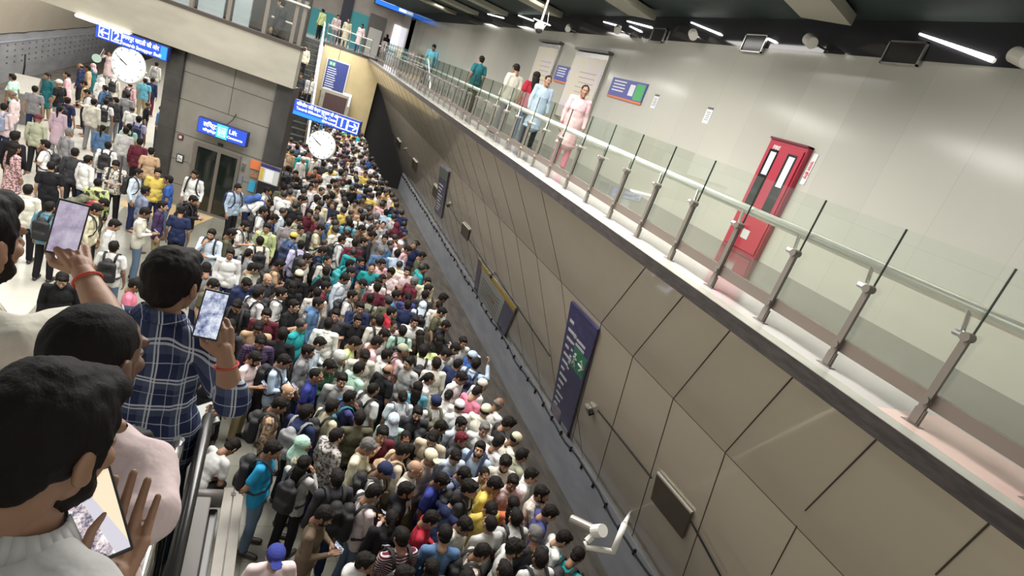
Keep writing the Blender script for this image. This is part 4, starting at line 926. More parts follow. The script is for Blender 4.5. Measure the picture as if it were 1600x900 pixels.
def body_mesh(P, hv=.0052, vox=.012, name='person'):
    bm = bmesh.new(); Rm = trot(P)
    ell(bm, tors(P, (0, .0, 1.25)), (.140, .090, .18), Rm); ell(bm, tors(P, (0, 0, 1.05)), (.130, .088, .15), Rm); ell(bm, (0, 0, .92), (.138, .092, .11), Rm)
    tc(bm, P['sh'][0], P['sh'][1], .040, .040); tc(bm, tors(P, (0, -.01, 1.36)), tors(P, (0, .01, 1.47)), .070, .055)
    Th = head_T(P['head'], P['pitch'], P['yaw'], P['roll']); tc(bm, tors(P, (0, 0, 1.44)), Th @ V((0, -.022, -.10)), .058, .054)
    for i, s in ((0, 1), (1, -1)):
        tc(bm, P['sh'][i], P['el'][i], .039, .037); tc(bm, P['el'][i], P['wr'][i], .038, .026)
        h = V((s * .088, 0, .90)); tc(bm, h, P['kn'][i], .076, .054); tc(bm, P['kn'][i], P['an'][i], .050, .034)
        a = P['an'][i]; tc(bm, (a.x, a.y - .03, .045), (a.x + s * .02, a.y + .15, .035), .038, .030)
    b = remesh(bm, vox, name, 2)
    parts = [(b, None), (head_meshes(hv), Th)]
    for i, s in ((0, -1), (1, 1)): parts.append((hand_mesh(P['curl'][i], s, P.get('hvox', .0042), P.get('thumb', 0)), hand_T(P['wr'][i], P['hd'][i], P['up'][i])))
    me = join(parts, name); me.materials.append(M_skin); return me
def shirt_mesh(P, sl, vox=.0125, seed=0.0, wr=.011):
    bm = bmesh.new(); Rm = trot(P)
    ell(bm, tors(P, (0, 0, 1.27)), (.166, .118, .19), Rm); ell(bm, tors(P, (0, 0, 1.10)), (.158, .116, .19), Rm)
    tc(bm, P['sh'][0] + V((0, 0, -.004)), P['sh'][1] + V((0, 0, -.004)), .060, .060); tc(bm, tors(P, (0, -.012, 1.33)), tors(P, (0, -.004, 1.445)), .102, .064)
    tc(bm, tors(P, (.07, 0, 1.02)), tors(P, (.09, 0, .86)), .115, .098); tc(bm, tors(P, (-.07, 0, 1.02)), tors(P, (-.09, 0, .86)), .115, .098); ell(bm, tors(P, (0, 0, .90)), (.17, .125, .10), Rm)
    if sl == 'k': tc(bm, (0, 0, .95), (0, 0, .60), .155, .20, 16); ell(bm, (0, 0, .52), (.22, .19, .06))
    if sl in 'jh': tc(bm, tors(P, (0, -.05, 1.42)), tors(P, (0, .02, 1.45)), .09, .08)
    if sl == 'h': ell(bm, tors(P, (0, -.10, 1.41)), (.11, .07, .06), Rm)
    for i in (0, 1):
        sh, el, wr_ = P['sh'][i], P['el'][i], P['wr'][i]
        if sl in 't': tc(bm, sh, sh.lerp(el, .62), .058, .062)
        else:
            g = 1.0 if sl in 'jh' else .86; r = .061 if sl in 'jh' else .054
            tc(bm, sh, el, r + .004, r - .004); tc(bm, el, el.lerp(wr_, g if sl != 'r' else .25), r - .004, r - .018)
    return remesh(bm, vox, 'shirt', 2, wr, 9.0, seed)
def collar_mesh(P):
    bm = bmesh.new(); n = 18; Rm = trot(P)
    c = tors(P, (0, .012, 1.475))
    for k in range(n):
        if 4 <= k <= 5: continue
        a0, a1 = 2 * PI * k / n, 2 * PI * (k + 1) / n
        q = []
        for a, z, r in ((a0, 0, .066), (a1, 0, .066), (a1, -.028, .086), (a0, -.028, .086)): q.append(c + Rm @ V((math.cos(a) * r, math.sin(a) * r, z - .012 * math.sin(a))))
        slab(bm, q, .004)
    return me_of(bm, 'collar')
def trousers_mesh(P, vox=.0135):
    bm = bmesh.new(); ell(bm, (0, 0, .92), (.150, .102, .09))
    for i, s in ((0, 1), (1, -1)):
        tc(bm, (s * .082, 0, .88), P['kn'][i], .090, .070); tc(bm, P['kn'][i], P['an'][i] + V((0, 0, .01)), .071, .060)
    return remesh(bm, vox, 'trousers', 2, .006, 9.0)
def shoes_mesh(P):
    bm = bmesh.new()
    for i, s in ((0, 1), (1, -1)):
        a = P['an'][i]; tc(bm, (a.x, a.y - .035, .042), (a.x + s * .022, a.y + .165, .036), .042, .036)
    return remesh(bm, .011, 'shoes', 1)
def bag_mesh(P):
    bm = bmesh.new(); Rm = trot(P)
    T4 = Matrix.Translation(tors(P, (0, 0, 0)) - Rm @ V((0, 0, 0))) @ Rm.to_4x4() if P['lean'] else Matrix.Identity(4)
    for q_ in ((-.145, .145, -.265, -.135, .96, 1.36), (-.115, .115, -.315, -.20, .98, 1.17)): 
        b_ = bxm(*q_, None, .045); b_.transform(T4); m_ = bpy.data.meshes.new('q'); b_.to_mesh(m_); b_.free(); bm.from_mesh(m_)
    q0 = bmesh.new(); tc(q0, tors(P, (0, -.20, 1.33)), tors(P, (0, -.19, 1.36)), .11, .08); m_ = bpy.data.meshes.new('q'); q0.to_mesh(m_); q0.free(); bm.from_mesh(m_)
    bm2 = remesh(bm, .013, 'backpack', 3, .006, 8)
    bm = bmesh.new(); bm.from_mesh(bm2)
    for s in (-1, 1):
        pts = [(.085, -.155, 1.34), (.098, -.095, 1.465), (.105, -.02, 1.492), (.112, .065, 1.455), (.118, .125, 1.36), (.128, .150, 1.22), (.165, .11, 1.10), (.180, .0, 1.03), (.150, -.13, 1.02)]
        pts = [tors(P, (s * x, y, z)) for x, y, z in pts]
        for dx in (-.012, .0, .012): tube(bm, [p + V((s * dx, 0, 0)) for p in pts], .0105, 6)
    me = bpy.data.meshes.new('backpack'); bm.to_mesh(me); bm.free(); me.shade_smooth(); me.materials.append(M_bag); return me
CACHE = {}
def get(kind, pk, sl=''):
    k = (kind, pk, sl)
    if k not in CACHE:
        P = pose(pk)
        CACHE[k] = {'body': lambda: body_mesh(P), 'shirt': lambda: shirt_mesh(P, sl, seed=len(CACHE) * 1.7), 'trousers': lambda: trousers_mesh(P), 'shoes': lambda: shoes_mesh(P), 'bag': lambda: bag_mesh(P), 'collar': lambda: collar_mesh(P)}[kind]()
        if kind in ('shirt', 'trousers', 'collar'): CACHE[k].materials.append(M_cloth)
        if kind == 'shoes': CACHE[k].materials.append(M_shoe)
    return CACHE[k]

COL = dict(white=(.66, .66, .64), offwhite=(.60, .58, .50), cream=(.60, .56, .40), black=(.012, .012, .014), charcoal=(.035, .035, .04), grey=(.22, .22, .23), lightgrey=(.42, .42, .41),
           navy=(.018, .026, .07), blue=(.035, .09, .30), denim=(.08, .15, .27), royal=(.03, .04, .20), lightblue=(.40, .50, .62), paleblue=(.52, .60, .68), cyan=(.02, .32, .48), turquoise=(.02, .27, .50), teal=(.02, .27, .28),
           tealblue=(.10, .30, .38), darkteal=(.02, .13, .15), darkgreen=(.03, .07, .04), olive=(.09, .09, .055), sage=(.30, .31, .23), mint=(.36, .55, .45), lime=(.50, .58, .26), yellow=(.55, .42, .10), tan=(.42, .29, .18), beige=(.50, .43, .33), brown=(.11, .08, .055),
           darkbrown=(.035, .022, .018), maroon=(.10, .018, .03), red=(.32, .02, .035), orange=(.48, .14, .07), pink=(.60, .38, .40), palepink=(.62, .50, .50), rose=(.60, .18, .26), mauve=(.45, .34, .40), lilac=(.45, .43, .62), purple=(.05, .03, .08), indigo=(.05, .055, .17),
           khaki=(.27, .22, .12), jeans=(.10, .15, .22), palejeans=(.22, .30, .38), greyblue=(.20, .23, .32))
NAME = dict(lightgrey='light grey', lightblue='light blue', paleblue='pale blue', offwhite='off-white', royal='royal blue', denim='denim blue', tealblue='teal blue', darkteal='dark teal', darkgreen='dark green', mint='mint green', lime='lime green', yellow='yellow',
            darkbrown='dark brown', palepink='pale pink', rose='rose pink', greyblue='grey-blue', palejeans='pale blue', sage='sage green')
def cname(c): return NAME.get(c, c)
SKINS = [(.30, .165, .10), (.36, .21, .135), (.24, .125, .075), (.19, .10, .06), (.40, .25, .165), (.28, .15, .09)]
GAR = dict(t='T-shirt', s='shirt', k='kurta', j='jacket', h='hoodie', r='shirt')
FACE = dict(F=180, B=0, R=-90, L=90, FR=-140, FL=140, BR=-45, BL=45, RB=-65, RF=-115, LF=115, LB=65)
def add_part(name, me, root, col=None, m=None, T=None):
    o = bpy.data.objects.new(name, me); C.objects.link(o); o.parent = root
    if T is not None: o.matrix_local = T
    if col: o.color = (*col, 1)
    if m: o.material_slots[0].link = 'OBJECT'; o.material_slots[0].material = m
    return o
def person(x, y, z, face, pk, sl, col, pat='', bottom='navy', hair='short', ex='', scale=1.0, small=False, haircol=(.012, .010, .009), hatcol=None, bagcol='black', label='', group=None, i=0):
    P = pose(pk); o = bpy.data.objects.new('person', get('body', pk)); C.objects.link(o)
    o.location = (x, y, z); o.rotation_euler = (0, 0, rad(face)); o.scale = (scale,) * 3; o.color = (*SKINS[i * 7 % len(SKINS)], 1)
    o['label'] = label; o['category'] = 'person'
    if group: o['group'] = group
    jit = 1 + ((i * 37) % 17 - 8) * .012
    cc = tuple(min(.7, v * jit) for v in COL[col])
    add_part({'t': 'tee_shirt', 's': 'shirt', 'k': 'kurta', 'j': 'jacket', 'h': 'hoodie', 'r': 'shirt'}[sl], get('shirt', pk, sl), o, cc, PAT[pat])
    add_part('trousers', get('trousers', 'S'), o, COL[bottom], M_cloth)
    Th = head_T(P['head'], P['pitch'], P['yaw'], P['roll'])
    hc = haircol; hm = M_hair; nm = 'hair'
    if hair in ('cap', 'skullcap', 'scarf', 'hood'): hc = COL[hatcol or 'white']; hm = M_cloth; nm = {'cap': 'cap', 'skullcap': 'cap', 'scarf': 'headscarf', 'hood': 'hood'}[hair]
    hme = hair_mesh(hair)
    if not hme.materials: hme.materials.append(M_hair)
    add_part(nm, hme, o, hc, hm, Th)
    if hair in ('cap', 'skullcap') and not small:
        b = hair_mesh('balding'); 
        if not b.materials: b.materials.append(M_hair)
        add_part('hair', b, o, (.012, .01, .009), M_hair, Th)
    if 'b' in ex: add_part('backpack', get('bag', pk), o, COL[bagcol])
    if not small:
        if sl in 'sr': add_part('collar', get('collar', pk), o, cc, PAT[pat])
        add_part('shoes', get('shoes', 'S'), o)
        if 'd' in ex:
            bd = hair_mesh('beard'); 
            if not bd.materials: bd.materials.append(M_hair)
            add_part('beard', bd, o, (.015, .011, .009), M_hair, Th)
        if 'm' in ex:
            bd = hair_mesh('moustache')
            if not bd.materials: bd.materials.append(M_hair)
            add_part('moustache', bd, o, (.015, .011, .009), M_hair, Th)
        br = hair_mesh('brows')
        if not br.materials: br.materials.append(M_brow)
        if abs(((face + 180) % 360) - 180) > 50:
            add_part('eyebrows', br, o, None, None, Th); add_part('eyes', eye_mesh(), o, None, None, Th); add_part('lips', lips_mesh(), o, None, None, Th)
        if 'g' in ex: add_part('sunglasses', shades_mesh(), o, None, None, Th)
    return o

# ------------------------------------------------------------ landing in the foreground
LZ = 4.1
obj('floor_landing', bxm(-3.2, -.14, -2.5, 2.45, LZ - .3, LZ), None, M_floor, **st)
bm = bmesh.new()
for k in range(24):
    y0 = 2.45 + k * .30; z1 = LZ - (k + 1) * LZ / 24.0; box(bm, -1.7, -.14, y0, y0 + .30, max(0, z1 - .5), z1)
obj('floor_stair_flight', bm, None, M_floor, **st)
t = empty('stair_balustrade', (-.10, 1.2, LZ), 'shiny steel tube handrail beside the pink shirt man in the foreground', 'railing')
obj('handrail', tb([(0, -1.0, 1.0), (0, .52, 1.0), (.0, .60, .97), (.0, .64, .88)], .019, 16), t, M_steel, True)
for y in (-.6, .05, .62): obj('post', tb([(0, y, 0), (0, y, .98)], .018, 10), t, M_steel)
obj('infill_panel', bxm(-.006, .006, -1.0, .60, .08, .90), t, M_glass)
ye = on(318, 770, 2, LZ + .3).y - 1.2; xe = on(346, 770, 2, LZ + .3).x
t = empty('escalator_entry', (.0, 1.2, LZ), 'black handrail and brown steel head of the escalator beside the stairs', 'escalator')
obj('moving_handrail', tb([(-.03, -.6, .92), (-.03, .70, .92), (-.03, .86, .90), (-.025, .98, .82), (-.02, 1.04, .70)], .021, 12), t, M_rubber, True)
obj('glass_balustrade', bxm(-.036, -.024, -.6, .95, .30, .90), t, M_lift_glass)
obj('inner_skirt', bxm(-.09, -.03, -.6, ye, -.4, .28, None, .008), t, M_steel_dark)
obj('deck', bxm(-.03, xe * .55, -.6, ye, .02, .30, None, .008), t, M_brown_steel); obj('outer_deck', bxm(xe * .55, xe, -.6, ye - .03, -1.2, .24, None, .008), t, M_darkpanel)
obj('end_roll', tb([(-.10, ye, .27), (xe + .01, ye, .27)], .04, 18), t, M_brown_steel, True)
obj('support_column', bxm(-.06, .04, .2, .5, -LZ, -.3), t, M_steel_dark)

# bench on the platform
P = on(352, 762, 2, .45)
t = empty('platform_bench', (P.x + .11, P.y - 1.6, 0), 'long grey steel bench with two seat planks beside the turquoise shirt man', 'bench')
for dx in (-.065, .065): obj('seat_plank', bxm(dx - .06, dx + .06, -1.1, 1.6, .43, .46, None, .006), t, M_bench)
obj('under_frame', bxm(-.10, .10, -1.0, 1.5, .36, .43), t, M_steel_dull)
for y in (-.8, .4, 1.35): obj('leg', bxm(-.09, .09, y - .03, y + .03, 0, .36, None, .005), t, M_steel_dull)
obj('end_bolt', bxm(-.03, .03, 1.44, 1.50, .46, .468), t, M_steel_dark)

# ------------------------------------------------------------ people in the foreground
def hero(Hc, face, armR=None, armL=None, sl='s', col='white', m=None, pitch=-.1, hyaw=0, roll=0, hair='short', z0=LZ, label='', skin=(.24, .13, .08), bottom='navy', collar=True, beard=False, seed=0, curl=(.8, .8), up=None, hd=None):
    P = base_pose(); F = rad(face); Rz = Matrix.Rotation(F, 4, 'Z')
    off = Rz @ V3((0, .045, 0)); base = V3((Hc.x - off.x, Hc.y - off.y, z0)); inv = (Matrix.Translation(base) @ Rz).inverted()
    hl = inv @ Hc; dz = hl.z - 1.585
    for k in ('sh', 'el', 'wr'): P[k] = [p + V3((0, 0, dz)) for p in P[k]]
    P['head'] = hl; P['pitch'] = pitch; P['yaw'] = hyaw; P['roll'] = roll; P['curl'] = list(curl); P['hvox'] = .003; P['thumb'] = .5
    for i, a in ((0, armR), (1, armL)):
        if a:
            e, w_, h_ = [inv @ q for q in a[:3]]; P['el'][i] = e; P['wr'][i] = w_; P['hd'][i] = h_ - w_; P['up'][i] = inv.to_3x3() @ V3(a[3])
    # body with the torso raised or lowered to the head
    q = dict(P); S_ = 1 + dz / 1.585
    bm = bmesh.new(); A_ = lambda x, y, z: V3((x, y, z * S_))
    ell(bm, A_(0, 0, 1.25), (.140, .090, .18)); ell(bm, A_(0, 0, 1.05), (.130, .088, .15)); ell(bm, A_(0, 0, .93), (.138, .092, .11)); tc(bm, P['sh'][0], P['sh'][1], .040, .040)
    tc(bm, A_(0, -.01, 1.36), A_(0, .01, 1.47), .075, .058); Th = head_T(P['head'], P['pitch'], P['yaw'], P['roll']); tc(bm, A_(0, 0, 1.44), Th @ V3((0, -.022, -.10)), .062, .056)
    for i, s in ((0, 1), (1, -1)):
        tc(bm, P['sh'][i], P['el'][i], .040, .040); mid = P['el'][i].lerp(P['wr'][i], .35); tc(bm, P['el'][i], mid, .042, .041); tc(bm, mid, P['wr'][i], .041, .0265)
        tc(bm, (s * .088, 0, .90), P['kn'][i], .088, .056); tc(bm, P['kn'][i], P['an'][i], .054, .036); a = P['an'][i]; tc(bm, (a.x, a.y - .03, .045), (a.x + s * .02, a.y + .15, .035), .038, .030)
    b = remesh(bm, .009, 'person', 3); parts = [(b, None), (head_meshes(.0035), Th)]
    for i, s in ((0, -1), (1, 1)): parts.append((hand_mesh(P['curl'][i], s, .003, .5), hand_T(P['wr'][i], P['hd'][i], P['up'][i])))
    me = join(parts, 'person'); me.materials.append(M_skin)
    o = bpy.data.objects.new('person', me); C.objects.link(o); o.matrix_world = Matrix.Translation(base) @ Rz; o.color = (*skin, 1); tag(o, label, 'person')
    for k in ('sh', 'el', 'wr'): P[k] = [p.copy() for p in P[k]]
    sh = shirt_hero(P, sl, S_, seed); sh.materials.append(m or M_cloth); s_ = add_part('shirt' if sl != 't' else 'tee_shirt', sh, o, COL[col])
    add_part('trousers', get('trousers', 'S'), o, COL[bottom]); add_part('shoes', get('shoes', 'S'), o)
    hm = hair_mesh(hair)
    if not hm.materials: hm.materials.append(M_hair)
    add_part('hair', hm, o, (.010, .008, .008), M_hair, Th)
    if beard:
        bd = hair_mesh('beard')
        if not bd.materials: bd.materials.append(M_hair)
        add_part('beard', bd, o, (.015, .011, .009), M_hair, Th)
    for nm, g in (('eyebrows', hair_mesh('brows')), ('eyes', eye_mesh()), ('lips', lips_mesh())):
        if not g.materials: g.materials.append(M_brow)
        add_part(nm, g, o, None, None, Th @ Matrix.Translation((0, -.008 if nm == 'eyes' else 0, 0)))
    if collar:
        bm = bmesh.new(); n = 28; cz = 1.468 * S_
        ring = []
        for k in range(n + 1):
            a = 2 * PI * k / n; th = .010 * math.sin(a * 2)
            q0 = V3((math.cos(a) * .067, math.sin(a) * .064 + .008, cz + .020 - .022 * math.sin(a))); q1 = V3((math.cos(a) * (.092 + th), math.sin(a) * .088 + .008, cz - .022 - .030 * math.sin(a))); ring.append((q0, q1))
        for k in range(n):
            if 6 <= k <= 7: continue
            slab(bm, [ring[k][0], ring[k + 1][0], ring[k + 1][1], ring[k][1]], .004)
        cme = me_of(bm, 'collar', m or M_cloth); cme.shade_smooth(); add_part('collar', cme, o, COL[col])
    return o, P, base, inv, Th
def shirt_hero(P, sl, S_, seed):
    bm = bmesh.new(); A_ = lambda x, y, z: V3((x, y, z * S_))
    ell(bm, A_(0, 0, 1.27), (.168, .118, .19)); ell(bm, A_(0, 0, 1.10), (.158, .118, .19)); tc(bm, P['sh'][0], P['sh'][1], .061, .061); tc(bm, A_(0, -.012, 1.33), A_(0, -.004, 1.44), .108, .070)
    tc(bm, A_(.07, 0, 1.02), A_(.09, 0, .86), .115, .10); tc(bm, A_(-.07, 0, 1.02), A_(-.09, 0, .86), .115, .10)
    for i in (0, 1):
        s_, e, w_ = P['sh'][i], P['el'][i], P['wr'][i]
        if sl == 't': tc(bm, s_, s_.lerp(e, .62), .060, .064)
        else:
            tc(bm, s_, e, .060, .053); g = .22 if sl == 'r' else .84; tc(bm, e, e.lerp(w_, g), .057, .052 if sl == 'r' else .042)
    return remesh(bm, .008, 'shirt', 3, .013, 9.0, seed)
def thread(o, P, i, col, name='thread_bracelet', f=.80, r=.034):
    e, w_ = P['el'][i], P['wr'][i]; c_ = e.lerp(w_, f); d = (w_ - e).normalized(); u = d.orthogonal().normalized(); v = d.cross(u)
    pts = [c_ + (u * math.cos(a * PI / 10) + v * math.sin(a * PI / 10)) * r for a in range(21)]
    obj(name, tb(pts, .0035, 6), o, col)
M_thread = mat('red_thread', (.50, .05, .03), .7)
def screen_mat(name, stops, scale, es):
    m = mat(name, (0.02, .02, .02), .1); N, L, b = nodes(m); n = noise_n(N, L, coord(N), scale, 5, .7)
    c = ramp_n(N, L, n, stops); L.new(c, b.inputs['Emission Color']); b.inputs['Emission Strength'].default_value = es; return m
def phone(name, C0, right, up, w_, h_, m, label):
    x = V3(right).normalized(); y = V3(up); y = (y - x * y.dot(x)).normalized(); z = x.cross(y)
    t = empty(name, C0, label, 'phone'); t.matrix_world = Matrix.Translation(C0) @ Matrix((x, y, z)).transposed().to_4x4()
    obj('phone_body', bxm(-w_ / 2, w_ / 2, -h_ / 2, h_ / 2, -.0045, .0045, None, .003), t, M_black)
    obj('screen', bxm(-w_ / 2 + .004, w_ / 2 - .004, -h_ / 2 + .006, h_ / 2 - .006, .0045, .0052), t, m); return t
SC1 = screen_mat('phone_screen_crowd', [(.35, (.05, .07, .20)), (.5, (.45, .50, .66)), (.62, (.80, .84, .92))], 45, 1.0)
SC2 = screen_mat('phone_screen_violet', [(.35, (.36, .30, .42)), (.5, (.55, .48, .62)), (.7, (.78, .72, .84))], 22, .8)
def sc3():
    m = mat('phone_screen_platform', (.02, .02, .02), .1); N, L, b = nodes(m); co = coord(N); s_ = N.new('ShaderNodeSeparateXYZ'); L.new(co, s_.inputs[0])
    n = noise_n(N, L, co, 90, 3, .7); crowd = ramp_n(N, L, n, [(.4, (.04, .05, .14)), (.52, (.62, .50, .52)), (.62, (.95, .90, .92))])
    side = math_n(N, L, 'GREATER_THAN', math_n(N, L, 'ADD', s_.outputs[0], math_n(N, L, 'MULTIPLY', s_.outputs[1], .25)), -.005)
    wallc = mix_n(N, L, math_n(N, L, 'GREATER_THAN', math_n(N, L, 'ADD', s_.outputs[0], math_n(N, L, 'MULTIPLY', s_.outputs[1], .35)), .012), (.62, .60, .68), (.95, .76, .52))
    L.new(mix_n(N, L, side, crowd, wallc), b.inputs['Emission Color']); b.inputs['Emission Strength'].default_value = 1.0; return m
SC3 = sc3()
rdir = lambda u0, v0, u1, v1, d_: (dist(u1, v1, d_) - dist(u0, v0, d_)).normalized()
# man in the navy plaid shirt
o4, P4, b4, i4, T4 = hero(dist(271, 440, 2.28), -22, armR=(dist(362, 628, 2.12), dist(352, 556, 2.05), dist(340, 500, 2.05), CAMP - dist(345, 530, 2.05) + V3((.6, .2, 0))), armL=None, sl='r', col='navy', m=M_hplaid, hyaw=-.10, hair='short', label='person in a navy and white plaid shirt filming the crowd with a raised phone', skin=(.25, .14, .085), bottom='jeans', seed=3)
thread(o4, P4, 0, M_thread)
phone('smartphone', dist(330, 492, 2.02), rdir(318, 490, 346, 496, 2.02), rdir(329, 520, 334, 465, 2.02), .072, .152, SC1, 'smartphone held upright by the person in the navy plaid shirt')
# man in the pink shirt
o2, P2, b2, i2, T2 = hero(dist(150, 556, 1.50), -25, armR=(dist(236, 800, 1.42), dist(150, 870, 1.54), dist(130, 870, 1.66), (0, 0, 1)), sl='s', col='palepink', hair='shaved', hyaw=-.15, label='person in a pale pink shirt with a black shoulder strap, back to the camera', skin=(.13, .07, .045), bottom='palejeans', seed=9)
st_p = [(.105, -.145, 1.05), (.108, -.150, 1.20), (.105, -.125, 1.34), (.098, -.075, 1.445), (.098, .0, 1.485), (.10, .07, 1.45), (.10, .13, 1.33), (.11, .145, 1.15)]
bm = bmesh.new()
for dx in (-.018, -.006, .006, .018): tube(bm, [(x + dx, y * 1.02, z) for x, y, z in st_p], .010, 6)
me = me_of(bm, 'bag_strap', M_bag); me.shade_smooth(); add_part('bag_strap', me, o2, (.012, .012, .012))
# man at the bottom left corner
o3, P3, b3, i3, T3 = hero(dist(76, 688, 1.12), -38, armL=(dist(110, 1010, 1.10), dist(166, 925, 1.20), dist(196, 822, 1.225), V3(dist(160, 812, 1.3)) - CAMP), sl='s', col='lightgrey', hair='short', pitch=-.30, label='person with thick black hair and a white collar holding a phone, nearest the camera', skin=(.27, .15, .09), beard=True, seed=15, curl=(.4, .32))
phone('smartphone', dist(150, 806, 1.188), rdir(130, 806, 178, 788, 1.2), rdir(170, 862, 134, 778, 1.2), .070, .142, SC3, 'smartphone held by the person nearest the camera, screen lit')
# man at the left border
o1, P1, b1, i1, T1 = hero(dist(-42, 372, 1.80), -30, armR=(dist(172, 505, 1.85), dist(128, 422, 1.95), dist(104, 372, 2.02), CAMP - dist(128, 424, 1.95) + V3((.5, .3, 0))), sl='t', col='offwhite', hair='short', label='person in a white kurta raising a phone at the left border', skin=(.28, .15, .09), beard=True, seed=22, collar=True)
thread(o1, P1, 0, M_thread)
phone('smartphone', dist(106, 357, 1.985), rdir(88, 358, 124, 366, 1.98), rdir(100, 395, 110, 322, 1.98), .072, .150, SC2, 'smartphone raised by the person in the white kurta at the left border')
# person in the white T-shirt leaning on the rail beyond the plaid shirt
o5, P5, b5, i5, T5 = hero(dist(272, 600, 3.0), -60, armR=(dist(268, 700, 2.85), dist(303, 662, 2.78), dist(325, 645, 2.75), (0, 0, 1)), sl='t', col='white', hair='short', z0=dist(272, 600, 3.0).z - 1.56, label='person in a white T-shirt resting a braceleted arm beyond the plaid shirt', skin=(.34, .20, .13), bottom='black', seed=31)
thread(o5, P5, 0, M_steel, 'steel_bracelet', .86)
phone('smartphone', dist(324, 648, 2.74), rdir(312, 652, 342, 642, 2.74), V3((0, 1, .1)), .075, .15, M_print_grey, 'pale smartphone held by the person in the white T-shirt')

